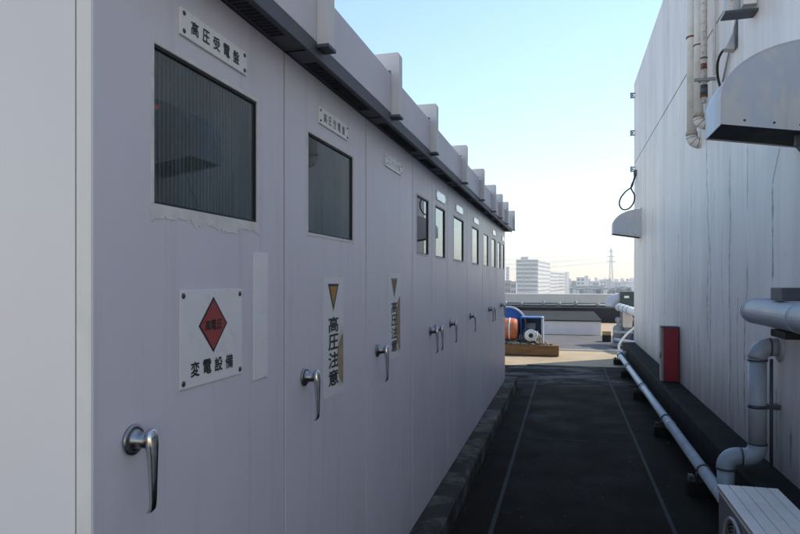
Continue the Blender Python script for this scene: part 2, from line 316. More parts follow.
# ------------------------------------------------------------------ mesh helpers
class MB:
    def __init__(s): s.bm = bmesh.new()
    def box(s, x0, x1, y0, y1, z0, z1, bev=0.0, rot=None):
        g = bmesh.ops.create_cube(s.bm, size=1.0)['verts']
        cx, cy, cz = (x0 + x1) / 2, (y0 + y1) / 2, (z0 + z1) / 2
        for v in g:
            v.co = Vector((cx + v.co.x * (x1 - x0), cy + v.co.y * (y1 - y0), cz + v.co.z * (z1 - z0)))
        if bev:
            ed = list({e for v in g for e in v.link_edges})
            r = bmesh.ops.bevel(s.bm, geom=ed, offset=bev, segments=2, affect='EDGES', profile=0.7, clamp_overlap=True)
            g = list({v for v in r['verts']} | {v for v in g if v.is_valid})
        if rot:
            bmesh.ops.rotate(s.bm, verts=g, cent=Vector(rot[0]), matrix=Matrix.Rotation(rot[2], 3, rot[1]))
        return s
    def bar(s, p0, p1, w_, h_=None):
        p0, p1 = Vector(p0), Vector(p1); d = p1 - p0; L = d.length
        q = d.to_track_quat('Z', 'Y').to_matrix(); h_ = h_ or w_
        g = bmesh.ops.create_cube(s.bm, size=1.0)['verts']
        for v in g: v.co = p0 + q @ Vector((v.co.x * w_, v.co.y * h_, (v.co.z + 0.5) * L))
        return s
    def tube(s, pts, r, seg=14, caps=True):
        pts = [Vector(p) for p in pts]; rs = r if isinstance(r, (list, tuple)) else [r] * len(pts)
        rings = []; up = None
        for i, p in enumerate(pts):
            a = pts[max(0, i - 1)]; b = pts[min(len(pts) - 1, i + 1)]
            t = (b - a).normalized()
            if up is None:
                up = Vector((0, 0, 1)) if abs(t.z) < 0.9 else Vector((0, 1, 0))
            n = (up - t * up.dot(t)).normalized(); up = n; bn = t.cross(n)
            k = 1.0
            if 0 < i < len(pts) - 1:
                c = (pts[i] - a).normalized().dot((b - pts[i]).normalized()); k = 1.0 / max(0.5, math.sqrt((1 + c) / 2)) if c > -0.9 else 1
                k = 1.0
            rings.append([s.bm.verts.new(p + (n * math.cos(2 * math.pi * j / seg) + bn * math.sin(2 * math.pi * j / seg)) * rs[i] * k) for j in range(seg)])
        for a, b in zip(rings, rings[1:]):
            for j in range(seg):
                f = s.bm.faces.new((a[j], a[(j + 1) % seg], b[(j + 1) % seg], b[j])); f.smooth = True
        if caps:
            s.bm.faces.new(rings[0][::-1]); s.bm.faces.new(rings[-1])
        return s
    def lathe(s, prof, cen, axis='z', seg=32):   # prof: (radius, along)
        ax = {'x': (Vector((1, 0, 0)), Vector((0, 1, 0)), Vector((0, 0, 1))), 'y': (Vector((0, 1, 0)), Vector((0, 0, 1)), Vector((1, 0, 0))),
              'z': (Vector((0, 0, 1)), Vector((1, 0, 0)), Vector((0, 1, 0)))}[axis]
        cen = Vector(cen); rings = []
        for r, h in prof:
            if r < 1e-6: rings.append([s.bm.verts.new(cen + ax[0] * h)])
            else: rings.append([s.bm.verts.new(cen + ax[0] * h + (ax[1] * math.cos(2 * math.pi * j / seg) + ax[2] * math.sin(2 * math.pi * j / seg)) * r) for j in range(seg)])
        for a, b in zip(rings, rings[1:]):
            for j in range(seg):
                k = (j + 1) % seg
                if len(a) == 1 and len(b) == 1: continue
                if len(a) == 1: f = s.bm.faces.new((a[0], b[k], b[j]))
                elif len(b) == 1: f = s.bm.faces.new((a[j], a[k], b[0]))
                else: f = s.bm.faces.new((a[j], a[k], b[k], b[j]))
                f.smooth = True
        return s
    def prism(s, poly, axis, a, b):   # poly in the other two axes (cyclic x->(y,z), y->(x,z), z->(x,y))
        def co(p, t): return {'x': (t, p[0], p[1]), 'y': (p[0], t, p[1]), 'z': (p[0], p[1], t)}[axis]
        A = [s.bm.verts.new(co(p, a)) for p in poly]; B = [s.bm.verts.new(co(p, b)) for p in poly]
        s.bm.faces.new(A); s.bm.faces.new(B[::-1])
        for i in range(len(poly)):
            j = (i + 1) % len(poly); s.bm.faces.new((A[i], B[i], B[j], A[j]))
        return s
    def build(s, name, mat, parent=None, at=None, smooth_angle=None):
        bmesh.ops.recalc_face_normals(s.bm, faces=s.bm.faces[:])
        root = Vector((0, 0, 0)); q = parent
        while q is not None: root = root + q.location; q = q.parent
        org = Vector(at) if at is not None else root
        bmesh.ops.translate(s.bm, verts=s.bm.verts[:], vec=-org)
        me = bpy.data.meshes.new(name); s.bm.to_mesh(me); s.bm.free()
        me.materials.append(mat)
        if smooth_angle: me.shade_smooth() if False else None
        o = bpy.data.objects.new(name, me); C.objects.link(o); o.parent = parent
        o.location = org - root
        return o
def tag(o, label, cat, group=None, kind=None):
    if label: o['label'] = label
    if cat: o['category'] = cat
    if group: o['group'] = group
    if kind: o['kind'] = kind
    return o
def thing(name, label, cat, loc=(0, 0, 0), group=None):
    o = bpy.data.objects.new(name, None); C.objects.link(o); o.location = loc; o.empty_display_size = 0.1
    return tag(o, label, cat, group)
def struct(name, mb, mat, parent=None):
    o = mb.build(name, mat, parent)
    if parent is None: o['kind'] = 'structure'
    return o
def copy_tree(o, parent=None):
    c = o.copy(); C.objects.link(c); c.parent = parent
    for ch in list(o.children): copy_tree(ch, c)
    return c
def arc(c, a, b, r, t0, t1, n=8):   # points on an arc spanned by unit vectors a, b
    c, a, b = Vector(c), Vector(a), Vector(b)
    return [c + (a * math.cos(R(t0 + (t1 - t0) * i / n)) + b * math.sin(R(t0 + (t1 - t0) * i / n))) * r for i in range(n + 1)]
_dg = None
def glyphs(txt, bold=0.0):
    cu = bpy.data.curves.new('lettering', 'FONT'); cu.body = txt; cu.resolution_u = 2; cu.offset = bold
    o = bpy.data.objects.new('lettering', cu); C.objects.link(o)
    dg = bpy.context.evaluated_depsgraph_get(); me = bpy.data.meshes.new_from_object(o.evaluated_get(dg))
    bm = bmesh.new(); bm.from_mesh(me)
    bpy.data.objects.remove(o); bpy.data.curves.remove(cu); bpy.data.meshes.remove(me)
    return bm
def lettering(cells, X, mat, parent, name='lettering'):
    """cells: (char, y0, y1, z0, z1) printed flat on a face looking along +X"""
    mb = MB()
    for ch, y0, y1, z0, z1 in cells:
        bm = glyphs(ch)
        if not bm.verts: bm.free(); continue
        xs = [v.co.x for v in bm.verts]; ys = [v.co.y for v in bm.verts]
        ax, bx, ay, by = min(xs), max(xs), min(ys), max(ys)
        bm.verts.ensure_lookup_table(); e = 0.028
        for w_, (oy, oz) in enumerate(((0, 0), (e, 0), (-e, 0), (0, e), (0, -e))):   # struck several times for a bold stroke
            mp = [mb.bm.verts.new((X + w_ * 0.00006, y0 + ((v.co.x - ax) / (bx - ax + 1e-9) * (1 - 2 * e) + e + oy) * (y1 - y0), z0 + ((v.co.y - ay) / (by - ay + 1e-9) * (1 - 2 * e) + e + oz) * (z1 - z0))) for v in bm.verts]
            for f in bm.faces:
                try: mb.bm.faces.new([mp[v.index] for v in f.verts])
                except ValueError: pass
        bm.free()
    return mb.build(name, mat, parent)

# ================================================================== SETTING
DX = -0.92            # door plane
WX = 1.46             # wall plane
struct('city_ground', MB().box(-1850, 1850, -55, 1800, -12.6, -12.0), M['terrain'])
struct('roof_deck', MB().box(-14, 16, -9, 29.2, -12, 0.0), M['tan'])
struct('asphalt_floor', MB().box(-0.76, 1.21, -8.8, 12.88, 0.0, 0.006), M['asphalt'])
struct('asphalt_apron', MB().box(-6.0, -0.76, 9.95, 12.70, 0.0, 0.006), M['asphalt'])
j = MB()
struct('floor_joint', MB().box(-0.505, -0.475, -8.8, 10.83, 0.0, 0.010), M['joint'])
struct('floor_joint', MB().box(0.693, 0.721, -8.8, 12.88, 0.0, 0.010), M['joint'])
struct('floor_joint', MB().box(-0.74, 1.2, 10.83, 10.87, 0.0, 0.009), M['joint'])
struct('floor_joint', MB().box(-0.475, 0.693, 6.83, 6.845, 0.0, 0.009), M['joint'])
struct('floor_joint', MB().box(-0.475, 0.693, 2.83, 2.845, 0.0, 0.009), M['joint'])
def rough_strip(name, prof, axis_y0, axis_y1, step, amp, mat):
    """kerb-like strip: profile polygon in (x, z) swept along y with slightly uneven edges"""
    mb = MB(); rings = []; n = int((axis_y1 - axis_y0) / step)
    for i in range(n + 1):
        y = axis_y0 + (axis_y1 - axis_y0) * i / n
        rings.append([mb.bm.verts.new((x + (random.uniform(-amp, amp) if m else 0), y, z + (random.uniform(-amp, amp) if m else 0))) for x, z, m in prof])
    for a, b in zip(rings, rings[1:]):
        for k in range(len(prof) - 1): mb.bm.faces.new((a[k], a[k + 1], b[k + 1], b[k]))
    mb.bm.faces.new(rings[0]); mb.bm.faces.new(rings[-1][::-1])
    return struct(name, mb, mat)
rough_strip('kerb', [(-0.756, -0.01, 0), (-0.757, 0.135, 1), (-0.772, 0.153, 1), (-0.93, 0.155, 0), (-2.4, 0.155, 0)], 0.6, 10.15, 0.12, 0.003, M['kerb'])
rough_strip('ledge', [(1.21, -0.01, 0), (1.209, 0.32, 1), (1.23, 0.345, 1), (1.50, 0.352, 0)], -0.6, 14.6, 0.15, 0.004, M['ledge'])
struct('painted_shade_floor', MB().box(-9, 4.6, 15.95, 20.3, 0.0, 0.012), M['shadefloor'])  # thin sheet with the floor's shade put into its colour
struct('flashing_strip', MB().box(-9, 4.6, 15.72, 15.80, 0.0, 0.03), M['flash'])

gr_ = random.Random(5); gm = MB()
for q in range(1500):
    t = gr_.random()
    if t < .38: x = -.757 + abs(gr_.gauss(0, .035)) + .004
    elif t < .62: x = 1.20 - abs(gr_.gauss(0, .10))
    elif t < .72: x = gr_.choice((-.47, .69)) + gr_.gauss(0, .02)
    else: x = gr_.uniform(-.7, 1.15)
    y = 1.6 + 11 * gr_.random() ** 1.5; r0 = gr_.uniform(.0015, .0042) * (1.7 if gr_.random() < .06 else 1)
    p0 = Vector((x, y, .006 + r0 * .4)); vs_ = []
    for d_ in ((1, 0, 0), (-.6, .8, 0), (-.6, -.8, 0), (0, 0, .9)):
        vs_.append(gm.bm.verts.new(p0 + Vector(d_) * r0 * gr_.uniform(.6, 1.3)))
    for f_ in ((0, 1, 3), (1, 2, 3), (2, 0, 3), (2, 1, 0)): gm.bm.faces.new([vs_[i] for i in f_])
go = gm.build('grit', concrete('grit_stone', (0.10, 0.095, 0.085), (0.24, 0.225, 0.20)), None)
tag(go, 'fine pale grit scattered over the black floor and along the kerb', 'grit', None, 'stuff')
lf_ = random.Random(9); lm = simple('dry_leaf', (0.11, 0.075, 0.04), .8, var=.4, sc_=40)
for q in range(14):
    x = lf_.choice((-.70, -.66, 1.13, 1.16, 1.05)) + lf_.uniform(-.03, .03); y = lf_.uniform(2.6, 9); a = lf_.uniform(0, 6.28); L = lf_.uniform(.018, .032)
    m_ = MB(); P = [(-1, 0, 0), (-.3, .42, .25), (.5, .36, .2), (1.1, 0, .1), (.5, -.36, .22), (-.3, -.42, .28)]
    vv = [m_.bm.verts.new((x + L * (u * math.cos(a) - v * math.sin(a)), y + L * (u * math.sin(a) + v * math.cos(a)), .0075 + L * w_)) for u, v, w_ in P] + [m_.bm.verts.new((x, y, .0075))]
    for i in range(6): m_.bm.faces.new((vv[i], vv[(i + 1) % 6], vv[6]))
    tag(m_.build('dry_leaf', lm, at=(x, y, .0075)), 'tiny curled dry leaf lying on the black floor by the kerb or ledge', 'leaf', 'dry leaves on the floor')

# ================================================================== SWITCHGEAR CABINET
cab = thing('switchgear_cabinet', 'long light grey steel switchgear enclosure with a row of handled doors along the left kerb', 'cabinet', (DX, 5.4, 0.155))
ZT = 2.475; ZB = 0.165
MB().box(-2.3, -2.27, 1.06, 9.80, 0.16, 2.62).build('back_panel', M['cab'], cab)
MB().box(-2.27, -0.955, 9.765, 9.795, 0.16, 2.62).build('side_panel', M['cab'], cab)
MB().box(-3.6, -0.983, 1.072, 1.100, 0.16, 2.70).build('end_panel', M['endp'], cab)
MB().box(-0.958, -0.9215, 1.048, 1.064, 0.158, 2.60, 0.003).box(-0.958, -0.946, 1.064, 1.135, 0.158, 2.60).build('corner_post', M['cream'], cab)
MB().box(-0.990, -0.958, 1.135, 1.15, 0.16, 2.6).build('corner_seam', M['slot'], cab)
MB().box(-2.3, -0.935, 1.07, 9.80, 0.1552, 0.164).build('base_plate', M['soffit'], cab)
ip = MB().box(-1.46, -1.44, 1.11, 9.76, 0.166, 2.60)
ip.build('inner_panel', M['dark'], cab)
relay = MB().box(-1.437, -1.22, 1.42, 1.74, 2.02, 2.42, 0.01)
relay = relay.build('relay_unit', M['blueunit'], cab)
MB().box(-1.219, -1.212, 1.50, 1.66, 2.10, 2.16).build('relay_display', M['plate'], relay)
MB().box(-1.437, -1.20, 1.26, 1.40, 1.98, 2.14, 0.01).build('terminal_block', M['gasket'], cab)
k = NT('lit_red_lamp'); k.base((0.5, 0.01, 0.01)); k.b.inputs['Emission Color'].default_value = (1, 0.05, 0.06, 1); k.b.inputs['Emission Strength'].default_value = 1.2
MB().lathe([(0, 0.012), (0.006, 0.008), (0.007, 0)], (-1.06, 1.437, 2.165), 'x', 12).build('indicator_lamp', k.m, cab)
MB().box(-1.437, -1.075, 1.43, 1.444, 2.15, 2.18).build('lamp_bracket', M['gasket'], cab)

doors = [(a_ + (.0035 if n_ else 0), b_ - .0035) for n_, (a_, b_) in enumerate([(1.050, 1.930), (1.935, 2.817), (2.822, 3.746), (3.751, 4.328), (4.332, 4.930), (4.935, 5.944), (5.949, 7.094), (7.099, 7.818), (7.822, 8.520), (8.525, 9.180), (9.184, 9.800)])]
wins = [(1.242, 1.738), (2.130, 2.632), None, (3.862, 4.215), (4.452, 4.822), (5.208, 5.735), (6.276, 6.76), (7.21, 7.63), (7.985, 8.435), (8.71, 9.105), (9.305, 9.64)]
handles = [1.167, 2.094, 2.998, 4.262, 4.444, 5.039, 6.14, 7.690, 7.928, 9.10, 9.27]
WZ0, WZ1 = 1.880, 2.250
# handle meshes shared by all doors
rose0 = MB().lathe([(0, 0), (0.030, 0), (0.034, 0.003), (0.0335, 0.007), (0.028, 0.010), (0.025, 0.009), (0.019, 0.011), (0.018, 0.026), (0.0165, 0.028), (0.0165, 0.040), (0, 0.040)], (0, 0, 0), 'x', 28)
lv = MB()
ring = [((0.052, 0.014), 0.012, 0.011, 0.026), ((0.0545, 0.0), 0.0165, 0.0125, 0.0), ]
secs = [(0.027, 0.049, 0.006, 0.006), (0.022, 0.049, 0.013, 0.010), (0.008, 0.050, 0.017, 0.012), (-0.012, 0.051, 0.0165, 0.0125), (-0.03, 0.052, 0.0145, 0.011),
        (-0.08, 0.0535, 0.0115, 0.0085), (-0.13, 0.054, 0.0095, 0.007), (-0.146, 0.052, 0.009, 0.007), (-0.155, 0.046, 0.008, 0.006), (-0.157, 0.042, 0.006, 0.004)]
rg = []
for z, x, wy, wx in [(a_, b_, c_ * .88, d_ * .9) for a_, b_, c_, d_ in secs]:
    rg.append([lv.bm.verts.new((x + wx * (abs(math.cos(t)) ** 0.7) * (1 if math.cos(t) > 0 else -1), wy * (abs(math.sin(t)) ** 0.7) * (1 if math.sin(t) > 0 else -1), z)) for t in [2 * math.pi * i / 16 for i in range(16)]])
for a, b in zip(rg, rg[1:]):
    for i in range(16):
        f = lv.bm.faces.new((a[i], a[(i + 1) % 16], b[(i + 1) % 16], b[i])); f.smooth = True
lv.bm.faces.new(rg[0]); lv.bm.faces.new(rg[-1][::-1])
rose_o = rose0.build('handle_rose', M['chrome2']); lever_o = lv.build('handle_lever', M['chrome'])
rose_me, lever_me = rose_o.data, lever_o.data
bpy.data.objects.remove(rose_o); bpy.data.objects.remove(lever_o)
CR = Vector((DX, 5.4, 0.155))
for i, ((y0, y1), wn_, hy) in enumerate(zip(doors, wins, handles)):
    mb = MB()
    def chamf(a0, a1, b0, b1): mb.box(DX - 0.028, DX, a0, a1, b0, b1)
    if wn_ is None:
        mb.box(DX - 0.028, DX, y0, y1, ZB, ZT, 0.0015)
    else:
        a, b = wn_
        # one plate with a window opening, outer edges chamfered
        def rect(X, e): return [(X, y0 + e, ZB + e), (X, y1 - e, ZB + e), (X, y1 - e, ZT - e), (X, y0 + e, ZT - e)]
        def hole(X): return [(X, a, WZ0), (X, b, WZ0), (X, b, WZ1), (X, a, WZ1)]
        V = lambda L: [mb.bm.verts.new(p) for p in L]
        ob, om, of, hf, hb = V(rect(DX - 0.028, 0)), V(rect(DX - 0.0015, 0)), V(rect(DX, 0.0015)), V(hole(DX)), V(hole(DX - 0.028))
        for A, B in ((ob, om), (om, of), (of, hf), (hf, hb), (hb, ob)):
            for q in range(4):
                mb.bm.faces.new((A[q], A[(q + 1) % 4], B[(q + 1) % 4], B[q]))
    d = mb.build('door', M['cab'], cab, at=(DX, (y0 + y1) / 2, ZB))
    if wn_:
        a, b = wn_
        g = 0.006
        gm = MB().box(DX - 0.016, DX - 0.003, a, a + g, WZ0, WZ1).box(DX - 0.016, DX - 0.003, b - g, b, WZ0, WZ1).box(DX - 0.016, DX - 0.003, a + g, b - g, WZ0, WZ0 + g).box(DX - 0.016, DX - 0.003, a + g, b - g, WZ1 - g, WZ1)
        gm.build('window_gasket', M['gasket'], d)
        MB().box(DX - 0.014, DX - 0.009, a + g, b - g, WZ0 + g, WZ1 - g).build('window_pane', M['glass'] if i < 2 else M['glass2'], d)
        if i < 7:   # smeared old sealant under and round the pane, ragged outer edge
            sb = MB(); t_ = DX + 0.0014; N = 110
            drop = (0.042, 0.012, 0, 0.012, 0.012, 0.012, 0.012)[i]
            top = []; bot = []
            hgt = drop * 0.7
            for q in range(N + 1):
                y = a - 0.012 + (b - a + 0.024) * q / N
                hgt = min(drop, max(drop * 0.55, hgt + random.choice((-1, 1, .3, -.3)) * random.random() * 0.22 * drop))
                if q in (0, N): hgt = drop
                top.append((y, WZ0 - 0.002)); bot.append((y, WZ0 - 0.002 - hgt))
            for q in range(N):
                P4 = [top[q], top[q + 1], bot[q + 1], bot[q]]
                f4 = [sb.bm.verts.new((t_, *p)) for p in P4]; sb.bm.faces.new(f4)
            bmesh.ops.remove_doubles(sb.bm, verts=sb.bm.verts[:], dist=1e-5)
            r_ = bmesh.ops.extrude_face_region(sb.bm, geom=sb.bm.faces[:])
            bmesh.ops.translate(sb.bm, verts=[v for v in r_['geom'] if isinstance(v, bmesh.types.BMVert)], vec=(-0.0012, 0, 0))
            sb.box(DX + 0.0002, DX + 0.002, a - 0.010, a - 0.001, WZ0 - 0.001, WZ1 + 0.010)
            sb.box(DX + 0.0002, DX + 0.002, b + 0.001, b + 0.009, WZ0 - 0.001, WZ1 + 0.010)
            sb.box(DX + 0.0002, DX + 0.002, a - 0.001, b + 0.001, WZ1 + 0.001, WZ1 + 0.012)
            sb.build('sealant', M['seal'], d)
    for nm, me in (('handle_rose', rose_me), ('handle_lever', lever_me)):
        o = bpy.data.objects.new(nm, me); C.objects.link(o); o.parent = d
        o.location = Vector((DX, hy, 1.352)) - d.location - CR
# frame behind the door gaps, eave, fascia
fr = MB()
for (y0, y1), (z0, z1) in zip(doors, doors[1:] + [(9.84, 0)]): fr.box(-0.99, -0.966, y1 - 0.03, z0 + 0.03 if z1 else y1 - 0.006, ZB, ZT)
fr.build('door_frame', M['soffit'], cab)
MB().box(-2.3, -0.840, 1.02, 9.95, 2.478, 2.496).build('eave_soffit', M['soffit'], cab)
sl = MB(); y = 1.0
for (y0, y1) in doors:
    n = max(6, int((y1 - y0 - 0.26) / 0.022))
    for q in range(n):
        yy = y0 + 0.13 + (y1 - y0 - 0.26) * q / (n - 1)
        sl.box(-0.905, -0.858, yy - 0.006, yy + 0.006, 2.4755, 2.4785)
sl.build('soffit_slots', M['slot'], cab)['kind'] = 'stuff'
MB().box(-0.8395, -0.828, 1.02, 9.99, 2.470, 2.522, 0.002).build('eave_lip', M['soffit'], cab)
for (y0, y1) in doors[1:]: MB().box(-0.918, -0.842, y0 - 0.004, y0, 2.474, 2.4775).build('soffit_joint', M['slot'], cab)
fy = [0.86, 2.02, 2.955, 3.86, 5.09, 6.20, 7.26, 8.05, 8.87, 10.17]
ys = [1.02] + [f_ - 0.035 for f_ in fy[1:]]
for a, b in zip(ys, ys[1:]):
    MB().box(-0.850, -0.8265, a + 0.002, min(b, 9.97) - 0.002, 2.5215, 2.712, 0.0025).build('fascia_panel', M['fascia'], cab)
for f_ in fy[1:]:
    p = MB()
    t0, t1 = f_ - 0.03, f_ + 0.03
    if f_ > 10: t0, t1 = 9.975, 10.05
    p.prism([(-1.04, 2.73), (-1.04, 2.815), (-0.79, 2.815), (-0.785, 2.805), (-0.785, 2.5115), (-0.826, 2.5115), (-0.826, 2.73)], 'y', t0, t1)
    o = p.build('roof_purlin', M['cream'], cab)
    MB().box(-0.826, -0.781, t0 - 0.006, t1 + 0.006, 2.500, 2.511).build('purlin_foot', M['soffit'], o)
MB().box(-2.35, -0.851, 1.03, 9.96, 2.69, 2.725).build('roof_sheet', M['fascia'], cab)

# ---- plates and signs on the doors (print is flat; each is a thing of its own)
def screws(root, pts, X, r=0.006):
    for y, z in pts: MB().lathe([(0, 0.003), (r * 0.7, 0.0028), (r, 0.0012), (r, 0)], (X, y, z), 'x', 12).build('screw', M['screw'], root)
def nameplate(y0, y1, z0, z1, label, txt=None, ink='ink', mat='plate', sr=0.006):
    t = thing('name_plate', label, 'nameplate', (DX, (y0 + y1) / 2, z0), 'plates above the door windows')
    MB().box(DX, DX + 0.006, y0, y1, z0, z1, 0.0022).build('plate', M[mat], t)
    screws(t, [(y0 + .014, z0 + .012), (y1 - .014, z0 + .012), (y0 + .014, z1 - .012), (y1 - .014, z1 - .012)], DX + 0.006, sr)
    if txt:
        n = len(txt); a, b = y0 + 0.036, y1 - 0.036; p = (b - a) / n; hh = min(0.036, z1 - z0 - .026)
        zc = (z0 + z1) / 2
        lettering([(ch, a + p * q + p * .14, a + p * q + p * .80, zc - hh / 2, zc + hh / 2) for q, ch in enumerate(txt)], DX + 0.0065, M[ink], t)
nameplate(1.337, 1.665, 2.308, 2.376, 'white name plate reading 高圧受電盤 above the first and largest dark window', '高圧受電盤')
nameplate(2.226, 2.555, 2.308, 2.372, 'white name plate with blurred black characters above the second dark window', '高圧き電盤', 'inkfade', sr=0.005)
nameplate(3.132, 3.468, 2.306, 2.370, 'white name plate with faint characters on the third door, which has no window', 'コンデンサ盤', 'inkfade2', sr=0.004)
nameplate(4.470, 4.810, 2.300, 2.368, 'glossy plate above the narrow window of the right door of the near pair', None, 'ink', 'plateglossy', 0.004)
nameplate(5.312, 5.675, 2.305, 2.366, 'glossy white plate above the widest sky-reflecting window', None, 'ink', 'plateglossy', 0.004)
nameplate(6.374, 6.750, 2.305, 2.360, 'glossy white plate above the second sky-reflecting window', None, 'ink', 'plateglossy', 0.004)
nameplate(8.072, 8.430, 2.305, 2.366, 'small white plate above the fourth sky-reflecting window, near the far end', None, 'ink', 'plateglossy', 0.004)
nameplate(9.310, 9.650, 2.300, 2.366, 'farthest white plate, above the last window of the enclosure', None, 'ink', 'plateglossy', 0.004)

ws = thing('warning_sign', 'square white metal sign with a red diamond reading 高電圧 over 変電設備', 'sign', (DX, 1.49, 1.43))
MB().box(DX + 0.001, DX + 0.0035, 1.338, 1.641, 1.430, 1.677, 0.001).build('plate', M['plate'], ws)
MB().prism([(1.4175, 1.583), (1.4875, 1.508), (1.5575, 1.583), (1.4875, 1.658)], 'x', DX + 0.0036, DX + 0.0040).build('diamond_border', M['ink'], ws)
MB().prism([(1.4255, 1.583), (1.4875, 1.5165), (1.5495, 1.583), (1.4875, 1.6495)], 'x', DX + 0.0041, DX + 0.0044).build('diamond', M['red'], ws)
lettering([(c_, 1.447 + .028 * q, 1.4725 + .028 * q, 1.5685, 1.5965) for q, c_ in enumerate('高電圧')], DX + 0.0047, M['inkfade'] if False else M['ink'], ws)
lettering([(c_, 1.382 + .0555 * q, 1.382 + .0555 * q + .040, 1.4545, 1.494) for q, c_ in enumerate('変電設備')], DX + 0.0040, M['ink'], ws)
screws(ws, [(1.352, 1.444), (1.628, 1.444), (1.352, 1.663), (1.628, 1.663)], DX + 0.0035, 0.0075)
bs = MB().box(DX + 0.0005, DX + 0.0035, 1.713, 1.805, 1.397, 1.787, 0.0012).build('blank_strip', M['plate'], at=(DX, 1.759, 1.397))
tag(bs, 'blank upright white strip stuck on the first door beside the red diamond sign', 'strip')

def caution(y0, y1, z0, z1, label, faded):
    t = thing('caution_sticker', label, 'sticker', (DX, (y0 + y1) / 2, z0), 'tall caution stickers on the doors')
    wv = y1 - y0; hv = z1 - z0
    MB().box(DX + 0.0004, DX + 0.0018, y0, y1, z0, z1).build('sheet', sticker_mat('sticker_sheet', y0, y1, z0, z1), t)
    yc = y0 + wv * 0.48
    za, zb = z1 - hv * .055, z1 - hv * .29
    MB().prism([(yc - wv * .27, za), (yc + wv * .27, za), (yc, zb)], 'x', DX + 0.0019, DX + 0.0022).build('triangle_border', M['ink'] if not faded else M['inkfade'], t)
    MB().prism([(yc - wv * .185, za - hv * .022), (yc + wv * .185, za - hv * .022), (yc, zb + hv * .05)], 'x', DX + 0.0023, DX + 0.0026).build('triangle', M['amber'] if not faded else M['brown'], t)
    zt = z1 - hv * .33; ph = hv * .60 / 4
    lettering([(c_, yc - wv * .25, yc + wv * .25, zt - ph * (q + 1) + ph * .1, zt - ph * q) for q, c_ in enumerate('高圧注意')], DX + 0.0024, M['ink'], t)
    # torn, discoloured patch along the right edge
    pr = MB(); pts = [(y1 - wv * .02, z0 + hv * (.505 if not faded else .725))]
    for q in range(23): pts.append((y1 - wv * (.05 + (.26 if not faded else .34) * math.sin(q / 22 * math.pi) ** .7 + random.uniform(0, .07)), z0 + hv * ((.50 if not faded else .72) - (.42 if not faded else .62) * q / 22 + random.uniform(-.006, .006))))
    pts.append((y1 - wv * .02, z0 + hv * .07))
    pr.prism(pts, 'x', DX + 0.0019, DX + 0.0021).build('torn_patch', M['peel'], t)
caution(2.277, 2.503, 1.232, 1.715, 'tall white sticker with an amber triangle reading 高圧注意 on the second door', False)
caution(3.198, 3.447, 1.271, 1.741, 'tall faded sticker with a brown triangle, torn and stained, on the third door', True)

# ================================================================== BUILDING ON THE RIGHT
bd = thing('rooftop_building', 'tall stained white rendered building filling the right side of the passage', 'building', (5.0, 5.0, 0))
E15 = 14.7; BY = -0.6
MB().box(WX, 9, BY, E15, 0.0, 4.280).build('wall', M['wall'], bd)
MB().box(WX + 0.018, 8.98, BY + 0.018, E15 - 0.018, 4.2805, 4.2995).build('wall_joint', M['soffit'], bd)
MB().box(WX, 9, BY, E15, 4.30, 6.08).build('upper_wall', M['wall'], bd)
MB().box(WX + 0.03, 8.97, BY + 0.03, E15 - 0.03, 6.0805, 6.11).build('roof', M['paleconc'], bd)

def hood(yc0, yc1, label, extra):
    t = thing('vent_hood', label, 'vent hood', (WX, (yc0 + yc1) / 2, 2.565), 'quarter-round vent hoods on the wall')
    xo = 0.915; zb_o, zb_w = 2.660, 2.575; zk = 2.83; zt = 3.14
    prof = [(WX, zb_w), (xo, zb_o), (xo, zk)]
    n = 14
    for q in range(1, n + 1):
        a = q / n * math.pi / 2
        prof.append((1.42 - (1.42 - xo) * math.cos(a), zk + (zt - zk) * math.sin(a)))
    prof.append((WX, zt))
    MB().prism(prof, 'y', yc0, yc0 + 0.004).build('side_panel', M['galv'], t)
    MB().prism(prof, 'y', yc1 - 0.004, yc1).build('side_panel', M['galv'], t)
    cv = MB(); outer = prof[1:]
    A = [cv.bm.verts.new((x, yc0 - 0.002, z)) for x, z in outer]; B = [cv.bm.verts.new((x, yc1 + 0.002, z)) for x, z in outer]
    inn = []
    for q, (x, z) in enumerate(outer):
        x2 = min(WX, x + 0.006) if q < len(outer) - 3 else x
        inn.append((x2, z - 0.006 if q > 1 else z))
    A2 = [cv.bm.verts.new((x, yc0 - 0.002, z)) for x, z in inn]; B2 = [cv.bm.verts.new((x, yc1 + 0.002, z)) for x, z in inn]
    for q in range(len(outer) - 1):
        f = cv.bm.faces.new((A[q], A[q + 1], B[q + 1], B[q])); f.smooth = q > 1
        cv.bm.faces.new((A2[q], B2[q], B2[q + 1], A2[q + 1]))
        cv.bm.faces.new((A[q], A2[q], A2[q + 1], A[q + 1])); cv.bm.faces.new((B[q], B[q + 1], B2[q + 1], B2[q]))
    cv.bm.faces.new((A[0], B[0], B2[0], A2[0]))
    cv.build('curved_cover', M['galv'], t)
    MB().prism([(WX - .004, zb_w + .010), (xo + .008, zb_o + .010), (xo + .008, zb_o + .016), (WX - .004, zb_w + .016)], 'y', yc0 + .005, yc1 - .005).build('painted_opening_shade', M['slot'], t)  # black plate added to paint the darkness inside the open hood
    MB().box(WX - .012, WX, yc0 - .03, yc1 + .03, zt + .002, zt + .03).build('top_flange', M['galv'], t)
    for x in (xo + .13, xo + .29, xo + .43):
        MB().lathe([(0, -.005), (.006, -.004), (.008, 0)], (x, yc0, zb_o - (x - xo) * .156 + .035), 'y', 10).build('rivet', M['iron'], t)
    if extra:
        MB().box(WX - .10, WX - .002, yc0 + .12, yc0 + .16, zb_w - .04, zb_w + .02).bar((WX - .09, yc0 + .14, zb_w - .04), (WX - .005, yc0 + .14, zb_w - .15), .022).build('stay', M['iron'], t)
hood(4.18, 4.62, 'large blue-grey quarter-round vent hood on the near part of the wall', True)
